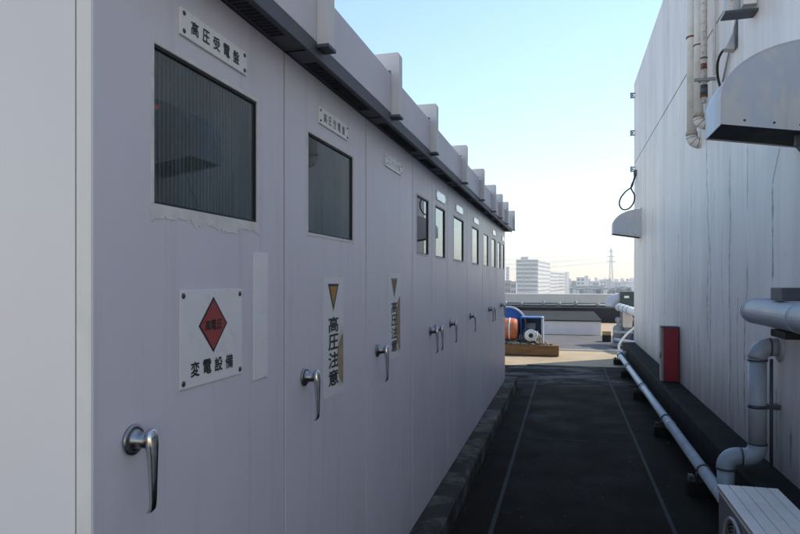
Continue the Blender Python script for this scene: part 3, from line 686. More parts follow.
hood(13.25, 13.70, 'small distant pale quarter-round vent hood near the far corner of the wall', False)

def clampb(y, z, label):
    t = thing('wall_clamp', label, 'bracket', (WX, y, z), 'small clamps at the far corner of the wall')
    MB().box(WX - .055, WX, y - .02, y + .02, z - .055, z - .035).box(WX - .055, WX, y - .02, y + .02, z + .035, z + .055).build('bracket_arm', M['iron'], t)
    MB().box(WX - .09, WX - .056, y - .03, y + .03, z - .06, z + .06, .006).box(WX - .056, WX - .02, y - .012, y + .012, z - .02, z + .02).build('clamp_jaw', M['grey'], t)
clampb(14.60, 5.80, 'topmost small grey clamp sticking out at the far wall corner')
clampb(14.60, 4.97, 'middle small grey clamp sticking out at the far wall corner')
clampb(14.60, 4.17, 'lowest small grey clamp at the far wall corner, above the cable loop')
lp = thing('cable_loop', 'black cable hanging in a loop above the distant vent hood', 'cable', (WX, 14.0, 3.2))
pts = [(1.44, 14.2, 4.02), (1.40, 14.2, 3.86), (1.36, 14.15, 3.72), (1.24, 14.1, 3.62), (1.13, 14.05, 3.48), (1.10, 14.05, 3.33), (1.17, 14.0, 3.22), (1.29, 14.0, 3.24), (1.38, 14.0, 3.36), (1.40, 14.02, 3.52), (1.34, 14.1, 3.70), (1.42, 14.15, 3.9), (1.45, 14.16, 4.0)]
def smoothpts(P, n=5):
    P = [Vector(p) for p in P]; out = []
    for i in range(len(P) - 1):
        p0, p1, p2, p3 = P[max(0, i - 1)], P[i], P[i + 1], P[min(len(P) - 1, i + 2)]
        for q in range(n):
            t = q / n
            out.append(0.5 * ((2 * p1) + (p2 - p0) * t + (2 * p0 - 5 * p1 + 4 * p2 - p3) * t * t + (3 * p1 - p0 - 3 * p2 + p3) * t ** 3))
    return out + [P[-1]]
MB().tube(smoothpts(pts), .016, 8).build('cable', M['blk'], lp)
MB().box(1.40, 1.459, 14.14, 14.24, 3.96, 4.08, .008).build('cable_gland', M['iron'], lp)

# ---- vertical pipes high on the wall
def vpipe(X, y, r, ztop, zb, mat, label, collars=(), elbow=True):
    t = thing('wall_pipe', label, 'pipe', (X, y, zb), 'upright pipes high on the wall')
    path = [(X, y, ztop), (X, y, zb + .10)]
    MB().tube(path, r, 18).build('pipe', mat, t)
    if elbow:
        rr = r * 1.55
        pl = arc((X + rr, y, zb + .10), (-1, 0, 0), (0, 0, -1), rr, 0, 90, 8)
        MB().tube(pl + [(WX, y, pl[-1].z)], r * 1.18, 18).build('elbow', mat, t)
        for q in (1, 4, 7):
            d_ = (pl[q + 1] - pl[q - 1]).normalized()
            MB().tube([pl[q] - d_ * .003, pl[q] + d_ * .003], r * 1.20, 18).build('rust_band', M['rust'], t)
        MB().tube([(X, y, zb + .11), (X, y, zb + .15)], r * 1.2, 18).build('socket', M['rustpaint'], t)
    for z, h_ in collars: MB().tube([(X, y, z), (X, y, z + h_)], r * 1.16, 18).build('collar', M['rust'] if h_ < .03 else mat, t)
    return t
vpipe(1.375, 7.66, .052, 6.0, 3.24, M['pvcw'], 'leftmost upright white pipe with a rusty elbow at its foot', [(4.45, .016)])
vpipe(1.385, 7.33, .046, 6.0, 3.36, M['pvcw'], 'white upright pipe ending in an elbow, second from the left', [(4.24, .012)])
t = vpipe(1.36, 6.94, .030, 6.0, 3.42, M['peelpipe'], 'thin upright pipe with peeling paint and rust patches', [(3.97, .012)], False)
MB().tube([(1.36, 6.94, 3.60), (1.36, 6.94, 3.70)], .036, 14).build('sleeve', M['iron'], t)
MB().tube([(1.36, 6.94, 3.575), (1.36, 6.94, 3.60)], .0365, 14).build('rust_patch', M['rust'], t)
MB().tube([(1.36, 6.94, 3.86), (1.36, 6.94, 3.92)], .0306, 14).build('rust_patch', M['rust'], t)
cb = MB().bar((1.26, 6.89, 3.745), (1.458, 6.89, 3.745), .028, .028).build('pipe_clamp', M['grey'], t)
MB().tube([(1.36 + .05 * math.cos(a), 6.93 + .05 * math.sin(a), 3.745) for a in [i * math.pi / 6 for i in range(13)]], .009, 8).build('clamp_ring', M['grey'], cb)
vpipe(1.43, 6.80, .014, 6.0, 3.66, M['pvcw'], 'thin white conduit beside the peeling pipe', [], False)
oc = thing('conduit_cable', 'thin pale conduit running down at a slant from the corner lamp fitting', 'conduit', (1.44, 6.3, 3.6))
MB().tube([(1.445, 5.80, 4.45), (1.445, 5.95, 4.10), (1.442, 6.52, 3.60)], .010, 8).build('conduit', M['pvcw'], oc)

lf = thing('wall_lamp', 'blue-grey metal wall lamp fitting cut by the top of the photo', 'lamp', (WX, 5.55, 3.870))
MB().box(1.22, WX, 5.44, 5.60, 3.828, 3.848, .004).build('shelf', M['iron'], lf)
MB().lathe([(0, 0), (.056, 0), (.060, .01), (.060, .17), (.05, .19), (0, .19)], (1.29, 5.52, 3.849), 'z', 24).build('housing', M['galv'], lf)
MB().box(1.36, 1.458, 5.47, 5.57, 3.895, 3.990, .01).build('junction_box', M['plate'], lf)
MB().box(1.24, WX - .001, 5.44, 5.60, 4.015, 4.050, .005).build('upper_shelf', M['iron'], lf)
MB().tube([(1.27, 5.48, 3.940), (1.255, 5.44, 3.940)], .012, 10).build('bolt', M['plate'], lf)
MB().bar((1.385, 5.464, 3.940), (1.43, 5.466, 3.950), .014).build('latch', M['blk'], lf)

oc = thing('cable_outlet', 'small wall outlet with a black cable curving down to the pipe clamp', 'outlet', (WX, 6.15, 3.76))
MB().prism([(1.459, 3.76), (1.37, 3.775), (1.385, 3.805), (1.459, 3.96)], 'y', 6.11, 6.20).build('outlet_cover', M['galv'], oc)
MB().box(1.448, 1.4595, 6.05, 6.13, 3.76, 4.00).build('back_plate', M['iron'], oc)
MB().tube(smoothpts([(1.40, 6.16, 3.79), (1.37, 6.22, 3.785), (1.365, 6.36, 3.74), (1.39, 6.48, 3.64), (1.43, 6.52, 3.52)]), .012, 8).build('cable', M['blk'], oc)

# ---- insulated duct pipe along the wall
ipx, ipz, ipr = 1.305, 1.485, .088
lg = thing('insulated_pipe', 'fat blue-grey lagged pipe running along the wall and turning into it', 'pipe', (ipx, 3, ipz))
MB().tube([(ipx, -0.4, ipz), (ipx, 4.94, ipz)], ipr, 28).build('jacket', M['insul'], lg)
pl = arc((ipx + .12, 4.96, ipz), (-1, 0, 0), (0, 1, 0), .12, 0, 90, 8)
MB().tube(pl + [(WX, 5.08, ipz)], ipr * 1.015, 28).build('elbow', M['insul'], lg)
for y in (4.92, 4.02, 2.7): MB().tube([(ipx, y, ipz), (ipx, y + .025, ipz)], ipr * 1.025, 28).build('jacket_band', M['insul'], lg)
for y in (4.26, 2.4):
    br = MB().box(1.27, WX, y, y + .22, ipz + ipr + .004, ipz + ipr + .085, .006).build('upper_block', M['iron'], lg)
    MB().box(1.27, WX, y - .06, y + .22, ipz - ipr - .05, ipz - ipr - .004, .006).build('lower_block', M['slot'], lg)

# ---- PVC downpipe with two elbows
dp = thing('drain_pipe', 'grey plastic drain pipe leaving the wall, dropping and stepping over the ledge', 'pipe', (1.3, 4.94, .2))
pr_ = .058; py = 4.94
MB().tube([(1.318, py, .52), (1.318, py, 1.15)], pr_, 24).build('pipe', M['pvc'], dp)
pl = arc((1.398, py, 1.15), (-1, 0, 0), (0, 0, 1), .08, 0, 90, 8)
MB().tube(pl + [(1.445, py, 1.23)], pr_ * 1.10, 24).build('elbow', M['pvc'], dp)
MB().lathe([(.0, 0), (.10, 0), (.104, -.006), (.095, -.014), (.065, -.018)], (WX, py, 1.23), 'x', 32).build('wall_flange', M['galv'], dp)
lo = arc((1.238, py, .52), (1, 0, 0), (0, 0, -1), .08, 0, 90, 8)
MB().tube([(1.318, py, .54)] + lo + [(1.215, py, .44)], pr_ * 1.10, 24).build('elbow', M['pvc'], dp)
l2 = arc((1.193, py, .36), (0, 0, 1), (-1, 0, 0), .08, 0, 90, 8)
MB().tube([(1.214, py, .44)] + l2 + [(1.113, py, .34)], pr_ * 1.10, 24).build('elbow', M['pvc'], dp)
for p0, p1 in (((1.318, py, 1.13), (1.318, py, 1.142)), ((1.318, py, .535), (1.318, py, .547)), ((1.205, py, .44), (1.217, py, .44)), ((1.113, py, .345), (1.113, py, .357)), ((1.388, py, 1.23), (1.40, py, 1.23))):
    MB().tube([p0, p1], pr_ * 1.13, 24).build('socket_ring', M['iron'], dp)
MB().tube([(1.113, py, .10), (1.113, py, .35)], pr_, 24).build('lower_pipe', M['pvc'], dp)
bk = MB().box(1.318, WX, py - .02, py + .01, .79, .82).box(1.318, WX, py - .035, py + .025, .815, .826).build('support_bracket', M['iron'], dp)
MB().tube([(1.318, py, .795), (1.318, py, .82)], pr_ * 1.06, 24).build('strap', M['iron'], bk)
MB().tube([(1.42, py + .05, .36), (1.42, py + .05, 1.14)], .012, 8).build('vent_tube', M['iron'], dp)

# ---- white header pipe along the floor, and its stands
hp = thing('floor_pipe', 'long pale steel pipe running low along the foot of the dark ledge', 'pipe', (1.06, 9, .18))
hx, hz, hr = 1.06, .185, .046
MB().tube([(hx, 4.0, hz), (hx, 13.62, hz)], hr, 20).build('pipe', M['steelpipe'], hp)
pl = arc((hx + .10, 13.62, hz), (-1, 0, 0), (0, 1, 0), .10, 0, 90, 8)
MB().tube(pl + [(1.21, 13.72, hz)], hr * 1.15, 20).build('elbow', M['steelpipe'], hp)
for y in (7.0, 9.4, 11.8): MB().tube([(hx, y, hz), (hx, y + .07, hz)], hr * 1.14, 20).build('coupling', M['steelpipe'], hp)
def stand(y, label):
    t = thing('pipe_stand', label, 'pipe stand', (1.0, y, .006), 'short concrete stands under the floor pipe')
    MB().box(.93, 1.15, y - .06, y + .06, .006, .108, .008).build('block', M['ledge'], t)
    MB().box(.945, .985, y - .045, y + .045, .109, .150, .004).build('cap', M['kerb'], t)
    MB().tube([(hx + .054 * math.cos(a), y, hz + .054 * math.sin(a)) for a in [math.pi * i / 8 for i in range(9)]], .007, 8).tube([(hx - .054, y, hz), (hx - .054, y, .109)], .007, 8).tube([(hx + .054, y, hz), (hx + .054, y, .109)], .007, 8).build('strap', M['iron'], t)
for y, lb in ((5.40, 'concrete pipe stand nearest the camera, close to the condenser unit'), (7.32, 'second nearest concrete stand under the long floor pipe'), (9.5, 'third concrete stand under the floor pipe, left of the red box'), (11.6, 'fourth concrete stand under the floor pipe, near the pale smears'), (13.3, 'farthest concrete stand, by the bend of the floor pipe')): stand(y, lb)

# ---- red box on the ledge
rb = thing('hose_box', 'narrow dark red steel box standing on the ledge against the wall', 'box', (1.35, 9.1, .352))
MB().box(1.262, WX - .004, 8.96, 9.12, .354, 1.07, .008).build('body', M['hosered'], rb)
MB().box(1.232, 1.2615, 8.955, 9.125, .356, 1.068, .006).build('door', M['redtrim'], rb)
MB().box(1.235, WX - .003, 8.95, 9.13, 1.0705, 1.092, .004).build('lid', M['iron'], rb)
MB().box(1.222, 1.2318, 9.0, 9.02, .66, .74, .003).build('latch', M['iron'], rb)
MB().box(WX - .014, WX - .001, 8.952, 8.9595, .36, 1.068).build('edge_strip', M['blk'], rb)

# ---- air conditioner outdoor unit
ac = thing('condenser_unit', 'grey air conditioner outdoor unit with a ribbed lid in the lower right corner', 'air conditioner', (.95, 3.35, .006))
ax0, ax1, ay0, ay1, az = .805, 1.09, 2.93, 3.735, .575
MB().box(ax0, ax1, ay0, ay1, .075, az - .012, .008).build('casing', M['acside'], ac)
lid = MB(); n = 5
edges = [ax0 - .008, ax0 + .050, ax0 + .112, ax0 + .175, ax0 + .24, ax1 + .008]
for a, b in zip(edges, edges[1:]): lid.box(a + .002, b - .002, ay0 - .008, ay1 + .008, az - .004, az + .012, .003)
lid.box(ax0 - .006, ax1 + .006, ay0 - .006, ay1 + .006, az - .020, az + .004)
lid.build('lid', M['acbody'], ac)
fc = (ax0, 3.36, .32)
gr = MB()
gr.tube([(fc[0] - .012, fc[1] + .205 * math.cos(t), fc[2] + .205 * math.sin(t)) for t in [2 * math.pi * i / 40 for i in range(41)]], .010, 8)
grill = gr.build('fan_ring', M['acring'], ac)
g2 = MB()
for r_ in [.03 + .0175 * i for i in range(10)]:
    g2.tube([(fc[0] - .012, fc[1] + r_ * math.cos(t), fc[2] + r_ * math.sin(t)) for t in [2 * math.pi * i / 28 for i in range(29)]], .0028, 5)
for i in range(8):
    a = 2 * math.pi * i / 8
    g2.tube([(fc[0] - .012, fc[1] + .03 * math.cos(a), fc[2] + .03 * math.sin(a)), (fc[0] - .012, fc[1] + .20 * math.cos(a), fc[2] + .20 * math.sin(a))], .003, 5)
g2.build('fan_grille', M['acside'], grill)
MB().lathe([(0, 0), (.195, 0), (.195, -.003), (0, -.003)], (fc[0] - .001, fc[1], fc[2]), 'x', 32).build('fan_opening', M['slot'], grill)
for y in (ay0 + .12, ay1 - .16): MB().box(ax0 - .01, ax1 + .02, y, y + .05, .007, .074, .004).build('foot', M['iron'], ac)

# ================================================================== FAR END OF THE ROOF
tb = MB().box(-3.2, -.155, 14.35, 14.62, .02, .25, .01)
tag(tb.build('timber_beam', M['wood'], at=(-1.7, 14.48, .0)), 'heavy brown timber beam lying across the end of the passage', 'beam')
tag(MB().box(-3.0, -.40, 14.95, 15.25, .02, .24, .01).build('timber_beam', M['wood'], at=(-1.7, 15.1, 0)), 'second brown timber lying behind the front beam under the machinery', 'beam')
rl = thing('cable_reel', 'round blue winch reel with a pale rim and an orange drum in front', 'reel', (-1.3, 14.8, .25))
rc = (-1.335, 14.98, .665)
MB().lathe([(0, .02), (.40, .02), (.40, -.012), (0, -.012)], rc, 'y', 40).build('flange', M['blue'], rl)
MB().tube([(rc[0] + .415 * math.cos(t), rc[1], rc[2] + .415 * math.sin(t)) for t in [2 * math.pi * i / 40 for i in range(41)]], .026, 8).build('rim', M['bluerim'], rl)
MB().lathe([(0, -1.0), (.24, -1.0), (.25, -.98), (.25, .16), (.235, .22), (.19, .255), (0, .265)], (rc[0], 14.66, .585), 'x', 32).build('drum', M['orange'], rl)
MB().lathe([(.251, .06), (.262, .06), (.262, .09), (.251, .09)], (rc[0], 14.66, .585), 'x', 32).build('drum_band', M['white'], rl)
MB().prism([(-1.62, .252), (-1.02, .252), (-1.18, .60), (-1.46, .60)], 'y', 15.005, 15.06).build('support', M['blued'], rl)
bx = thing('winch_housing', 'open blue steel housing holding a white wheel beside the reel', 'machine', (-.75, 14.8, .25))
MB().box(-1.02, -.505, 15.06, 15.09, .25, .87).build('back_panel', M['blued'], bx)
MB().box(-.548, -.505, 14.62, 15.058, .25, .868, .004).build('side_panel', M['bluerim'], bx)
MB().box(-1.02, -.55, 14.62, 15.058, .835, .868, .004).build('top_panel', M['blue'], bx)
MB().box(-1.02, -.55, 14.62, 15.058, .251, .285, .004).build('floor_panel', M['blued'], bx)
MB().box(-1.02, -.99, 14.62, 15.058, .286, .834).build('inner_side_panel', M['blued'], bx)
whl = MB().lathe([(.05, -.03), (.13, -.03), (.145, -.012), (.145, .012), (.13, .03), (.05, .03), (.05, -.03)], (-.775, 14.50, .455), 'y', 32).build('wheel', M['white'], bx)
MB().lathe([(0, -.06), (.05, -.05), (.052, .03), (0, .04)], (-.775, 14.50, .455), 'y', 20).build('hub', M['slot'], whl)
MB().tube([(-.775, 14.52, .455), (-.775, 14.9, .455)], .03, 12).build('axle', M['iron'], bx)
MB().box(-.70, -.60, 14.60, 14.82, .30, .56, .01).build('gearbox', M['rust'], bx)
for q, (x, s_) in enumerate(((-.64, 0), (-.60, .3), (-.57, .7))):
    ro = MB().tube(smoothpts([(x, 14.50, .55 - .05 * q), (x + .02, 14.44, .45), (x - .03 + .05 * s_, 14.42, .36), (x + .05, 14.43, .275)]), .014, 8).build('rope_end', M['rope' if q else 'white'], at=(x, 14.45, .25))
    tag(ro, ['white rope end hanging nearest the white wheel', 'frayed tan rope end hanging between two others by the wheel', 'tan rope end hanging by the right side of the blue housing'][q], 'rope', 'rope ends by the winch wheel')
MB().lathe([(0, -.14), (.09, -.14), (.10, -.12), (.10, .14), (.085, .16), (0, .16)], (-.93, 14.72, .37), 'x', 20).build('motor', M['iron'], bx)
for q in range(6): MB().tube([(-1.03 + .04 * q, 14.60, .34), (-1.03 + .04 * q, 14.62, .46)], .006, 6).build('cooling_fin', M['grey'], bx)
for x, z in ((-.527, .84), (-.527, .30)): MB().lathe([(0, -.012), (.014, -.010), (.016, 0)], (x, 14.62, z), 'y', 8).build('bolt', M['rust'], bx)
MB().box(-.90, -.70, 15.05, 15.059, .56, .70).build('data_plate', M['galv'], bx)
hc = MB().tube(smoothpts([(-1.02, 14.40, .28), (-.92, 14.41, .34), (-.84, 14.40, .28), (-.74, 14.41, .33), (-.66, 14.40, .27), (-.55, 14.43, .275), (-.44, 14.47, .262), (-.30, 14.44, .262)]), .013, 8).build('power_cable', M['blk'], at=(-.7, 14.42, .25))
tag(hc, 'black power cable looping over the top of the front beam below the white wheel', 'cable')
rg_ = MB().prism([(-.50, .252), (-.36, .252), (-.41, .31), (-.45, .37)], 'y', 14.42, 14.50).build('rag', M['rope'], at=(-.43, 14.46, .25))
tag(rg_, 'small pale crumpled rag on the beam beside the blue housing', 'rag')
rp = MB()
for q in range(5):
    rp.tube(smoothpts([(-1.30 + .12 * q, 14.42, .262), (-1.2 + .12 * q, 14.46, .285 + .01 * (q % 2)), (-1.1 + .12 * q, 14.41, .266), (-.98 + .11 * q, 14.45, .27)], 4), .011, 6)
tag(rp.build('rope_coil', M['rope'], at=(-1, 14.44, .25)), 'loose tan rope lying along the top of the front beam', 'rope')

lw = thing('roof_plinth', 'low pale coated plinth with a black roofing top behind the blue machinery', 'plinth', (-2, 23, 0))
MB().box(-8.0, 1.05, 20.30, 26.4, 0.0, .435).build('body', M['lavconc'], lw)
MB().box(-8.05, 1.08, 20.26, 26.45, .4355, .470).build('roofing', M['blackconc'], lw)
lw2 = thing('roof_plinth', 'dark roofing upstand in the shade right behind the pale plinth', 'plinth', (3, 24, 0))
MB().box(-8, 9, 26.6, 27.6, 0.0, .60).build('body', M['blackconc'], lw2)
pp = thing('parapet', 'long pale concrete parapet along the far edge of the roof', 'parapet', (0, 28.6, 0))
MB().box(-14, 16, 28.35, 28.75, 0.0, .73).build('wall_base', M['blackconc'], pp)
MB().box(-14, 16, 28.12, 28.80, .731, 1.135, .02).build('coping', M['paleconc'], pp)
vp = thing('vent_pipe_run', 'grey pipe run with short stubs in the shadow below the parapet', 'pipe', (-1, 27.9, .6))
MB().tube([(-6, 27.8, .66), (4, 27.8, .66)], .05, 10).build('pipe', M['grey'], vp)
for x in (-3.4, -2.6, -1.9, -.95, -.3, .4, 1.3):
    MB().tube([(x, 27.7, .60), (x, 27.7, .60 + random.uniform(.14, .26))], random.uniform(.05, .09), 10).build('stub', M['grey'], vp)

# ---- pump equipment beyond the wall corner
gb = thing('green_unit', 'dark green steel casing with a grey elbow duct beyond the wall corner', 'machine', (1.9, 17.6, 0))
MB().box(1.38, 2.45, 17.35, 17.95, 1.02, 1.42, .012).build('casing', M['green'], gb)
MB().box(1.48, 1.60, 17.342, 17.349, 1.25, 1.31).build('plate', M['plate'], gb)
el = arc((1.40, 17.62, 1.00), (-1, 0, 0), (0, 0, 1), .22, 0, 90, 10)
MB().tube(el + [(1.42, 17.62, 1.22)], .17, 20).build('duct_elbow', M['galv'], gb)
for x in (1.45, 2.35):
    for y in (17.4, 17.9): MB().box(x - .03, x + .03, y - .03, y + .03, .0, 1.019).build('leg', M['grey'], gb)
ppm = thing('pump_set', 'cluster of grey pumps, valves and small pipes on a frame past the wall corner', 'machine', (1.6, 17.0, 0))
MB().box(1.15, 2.3, 16.55, 17.2, .04, .10, .006).build('base_frame', M['grey'], ppm)
for x, y, z0, z1, ww in ((1.30, 17.0, .10, .55, .13), (1.55, 17.05, .10, .78, .15), (1.80, 16.95, .10, .70, .14)):
    MB().lathe([(0, z0), (ww, z0), (ww, z1 - .06), (ww * .7, z1), (0, z1)], (x, y, 0), 'z', 18).build('pump_body', M['grey'], ppm)
    MB().tube([(x, y, z1), (x, y, z1 + .18)], .04, 10).build('riser', M['steelpipe'], ppm)
    MB().lathe([(0, .012), (.075, .012), (.08, 0), (.075, -.012), (0, -.012)], (x, y - .02, z1 + .14), 'y', 14).build('valve_wheel', M['acring'], ppm)
MB().box(1.40, 1.62, 16.70, 16.84, .52, .90, .01).build('control_box', M['paleconc'], ppm)
MB().box(1.68, 1.86, 16.70, 16.82, .48, .86, .01).build('control_box', M['grey'], ppm)
MB().box(1.62, 1.80, 16.50, 16.66, .11, .34, .02).build('motor', M['blue'], ppm)
MB().tube([(1.20, 16.62, .22), (1.75, 15.75, .20)], .045, 12).build('pipe', M['steelpipe'], ppm)
MB().tube([(1.18, 16.9, .38), (2.2, 16.9, .38)], .04, 12).build('pipe', M['steelpipe'], ppm)
wp = thing('header_pipe', 'white insulated pipe with dark bands above the pumps at the wall corner', 'pipe', (1.6, 16.6, .9))
MB().tube([(1.34, 17.3, 1.02), (1.62, 16.35, .94), (1.80, 15.7, .90)], .105, 18).build('pipe', M['white'], wp)
for q in range(3):
    p = Vector((1.34, 17.3, 1.02)).lerp(Vector((1.62, 16.35, .94)), .25 + .25 * q); d_ = Vector((.28, -.95, -.08)).normalized()
    MB().tube([p, p + d_ * .02], .109, 18).build('band', M['iron'], wp)
hs = MB().tube(smoothpts([(1.70, 16.1, .78), (1.60, 15.9, .60), (1.38, 15.7, .42), (1.22, 15.6, .20), (1.22, 15.5, .06), (1.35, 15.45, .03)]), .028, 10).build('white_hose', M['white'], at=(1.3, 15.6, 0))
tag(hs, 'white hose hanging down in front of the pumps at the wall corner', 'hose')
bl = thing('tan_carton', 'small tan box on a dark block left of the pumps', 'box', (1.0, 18.2, 0))
MB().box(.98, 1.20, 18.1, 18.4, .012, .20, .01).build('block', M['slot'], bl)
MB().box(.98, 1.20, 18.09, 18.38, .201, .31, .006).build('carton', M['orange'] if False else simple('carton', (0.5, 0.34, 0.16), .8), bl)

# ================================================================== AIR
k = NT('haze_air'); k.n.remove(k.b)
pv = k.n.new('ShaderNodeVolumePrincipled'); pv.inputs['Color'].default_value = (0.97, 0.97, 0.98, 1)
pv.inputs['Density'].default_value = 0.0009; pv.inputs['Anisotropy'].default_value = 0.3
k.l.new(pv.outputs[0], k.out.inputs['Volume'])
hz_ = MB().box(-1900, 1900, -60, 1850, -13.6, 60).build('haze', k.m); hz_['kind'] = 'stuff'

# ================================================================== CITY BEYOND
F = 622.0
def at_px(px, Y):     # lateral position, at distance Y along the passage, of a skyline feature
    a = (px - 400) / F; c_, s_ = math.cos(YAW), math.sin(YAW)
    return Y * (a * c_ - s_) / (c_ + a * s_)
GZ = -12.0
D1 = 450.0
ab = thing('apartment_block', 'tall white apartment block with rows of balconies, stepping down to a lower wing', 'building', (at_px(530, D1), D1, GZ))
xl, xr = at_px(516, D1), at_px(538, D1); xe, ye = at_px(550, 520), 520.0; xf, yf = at_px(567.3, 650), 650.0
top = H + 15.3
dx, dy = (xe - xr), (ye - D1); L = math.hypot(dx, dy); ux, uy = dx / L, dy / L
def poly_prism(pts, z0, z1, name, mat, parent): return MB().prism(pts, 'z', z0, z1).build(name, mat, parent)
poly_prism([(xl, D1 + .5), (xr, D1 + .5), (xe, ye), (xe - (xr - xl), ye)], GZ, top, 'tower_wall', M['citywhite'], ab)
wtop = H + 8.3
poly_prism([(xe, ye + .2), (xf, yf), (xf - 16, yf), (xe - 16, ye + .2)], GZ, wtop, 'wing_wall', M['citywhite'], ab)
nst = 9; sh = 2.95
for q in range(nst):
    z1 = top - .55 - q * sh
    if z1 < GZ + 1: break
    for a, b in ((.03, .31), (.35, .63), (.67, .97)):
        X0, X1 = xl + (xr - xl) * a, xl + (xr - xl) * b
        w1_ = MB().box(X0, X1, D1 + .25, D1 + .49, z1 - 2.0, z1 - .25).build('window', M['aptwin'] if random.random() < .75 else M['cityshade'], ab)
        MB().box(X0 - .1, X1 + .1, D1 - .9, D1 + .20, z1 - 2.7, z1 - 1.35).build('balcony', M['citywhite'], ab)
    MB().box(xl, xr, D1 - .95, D1 + .22, z1 - .12, z1 + .05).build('slab', M['cityshade'], ab)
    m2 = MB(); n_ = Vector((uy, -ux, 0))
    A0 = Vector((xr, D1 + .5, 0)); A1 = Vector((xe, ye, 0))
    def strip(P, Q, z0, z1_, d0, d1):
        a, b, c_, e = P + n_ * d0, Q + n_ * d0, Q + n_ * d1, P + n_ * d1
        return [(a.x, a.y), (b.x, b.y), (c_.x, c_.y), (e.x, e.y)], z0, z1_
    pl_, z0, z1_ = strip(A0, A1, z1 - 2.4, z1 - 1.9, .02, .25)
    MB().prism(pl_, 'z', z1 - 1.3, z1 - .5).build('window', M['cityshade'], ab)
B0 = Vector((xe, ye + .3, 0)); B1 = Vector((xf, yf, 0)); nb = Vector(((B1 - B0).y, -(B1 - B0).x, 0)).normalized()
for q in range(6):
    z1 = wtop - .6 - q * sh
    for a, b, mt in ((.02, .42, 'cityshade'), (.46, .70, 'citybrown'), (.74, .84, 'cityshade')):
        P, Q = B0.lerp(B1, a), B0.lerp(B1, b)
        pl_ = [((P + nb * .02).x, (P + nb * .02).y), ((Q + nb * .02).x, (Q + nb * .02).y), ((Q + nb * .4).x, (Q + nb * .4).y), ((P + nb * .4).x, (P + nb * .4).y)]
        MB().prism(pl_, 'z', z1 - 1.35, z1 - .4).build('window', M[mt], ab)
tx = B0.lerp(B1, .84)
poly_prism([(tx.x, tx.y), (xf, yf - 4), (xf + 1.5, yf), (tx.x + 1.2, tx.y + 2)], GZ, wtop + .8, 'stair_tower', M['cityshade'], ab)
MB().box(xl + 3, xl + 8, D1 + 6, D1 + 14, top, top + 2.2).build('roof_house', M['cityshade'], ab)

def city(px0, px1, ytop, Y, mat, label, wins_=True, cat='building', grp=None, roofm='cityroof'):
    x0, x1 = at_px(px0, Y), at_px(px1, Y); zt = H + (281 - ytop) / F * Y * .97
    dep = max(6.0, (x1 - x0) * .8)
    t = thing('city_building', label, cat, ((x0 + x1) / 2, Y, GZ), grp)
    MB().box(x0, x1, Y, Y + dep, GZ, zt).build('wall', M[mat], t)
    MB().box(x0 - .2, x1 + .2, Y - .2, Y + dep + .2, zt + .002, zt + .5).build('roof', M[roofm], t)
    if wins_:
        z = zt - .9; m = MB()
        nx = max(2, int((x1 - x0) / 3.2)); rows = 0
        while z > GZ + 4 and rows < 9:
            for q in range(nx):
                a = x0 + (x1 - x0) * (q + .2) / nx; b = x0 + (x1 - x0) * (q + .8) / nx
                MB().box(a, b, Y - .12, Y - .01, z - 1.5, z).build('window', M['citywin' if wins_ is True else wins_], t)
            z -= 3.0; rows += 1
            if rows * nx > 40: break
    return t
city(505, 510.5, 281.5, 320, 'citybrown', 'low brownish block at the left end of the skyline, beside the enclosure')
city(510.8, 516, 282.5, 300, 'cityshade', 'low grey-brown block between the brown block and the tall apartments')
city(506, 509, 267, 620, 'citywhite', 'pale slender tower fading in the haze left of the apartment block', 'citygrey')
city(576.5, 584.5, 278, 560, 'citywhite', 'white office block with dark blue windows right of the apartment wing', 'cityblue')
city(584.8, 588.2, 276.5, 575, 'citywhite', 'narrow white tower touching the blue-windowed office block', False)
city(571.5, 576, 281.5, 500, 'citygrey', 'small grey block left of the blue-windowed office', True)
city(573, 604, 286.8, 330, 'citygrey', 'long low grey roofed hall spread in front of the skyline', False)
city(571, 575, 285.5, 300, 'cityshade', 'small pale house at the left end of the long grey hall', True)
city(593, 598.5, 282.6, 640, 'citybrown', 'low brown block on the skyline left of the pylon', True)
city(600, 606.5, 280.5, 600, 'citywhite', 'white block close to the left foot of the pylon', True)
city(614.5, 621, 282.5, 700, 'cityshade', 'flat grey block on the skyline right of the pylon', True)
city(621.5, 626, 282, 680, 'citywhite', 'white block on the skyline between the grey block and the wall corner', True)
city(626.5, 633.5, 283.2, 620, 'citywhite', 'wide pale block touching the wall corner on the skyline', False)
city(588.5, 593, 281.7, 760, 'citywhite', 'pale block between the narrow white tower and the brown block', True)
city(606.8, 611, 279.5, 820, 'cityshade', 'hazy tower block standing just behind the pylon', True)
g = 'tiny hazy blocks along the horizon'
rnd = random.Random(11)
for i in range(46):
    px = 568 + i * 1.48 + rnd.uniform(-.5, .5)
    city(px, px + rnd.uniform(1.0, 2.6), 281 - rnd.uniform(-1.2, 3.2) + (0 if px > 580 else .5), rnd.uniform(850, 1500), rnd.choice(['citywhite', 'citywhite', 'cityshade', 'citygrey', 'citybrown']), 'tiny pale block fading into the haze along the horizon', False, 'building', g)
for i in range(30):
    px = 440 + i * 9 + rnd.uniform(-3, 3)
    if 500 < px < 640: continue
    city(px, px + rnd.uniform(3, 8), 284 - rnd.uniform(0, 6), rnd.uniform(350, 900), rnd.choice(['citywhite', 'cityshade', 'citygrey']), 'tiny pale block fading into the haze along the horizon', False, 'building', g)
ORD = 'first second third fourth fifth sixth seventh eighth ninth tenth eleventh twelfth thirteenth fourteenth fifteenth sixteenth'.split()
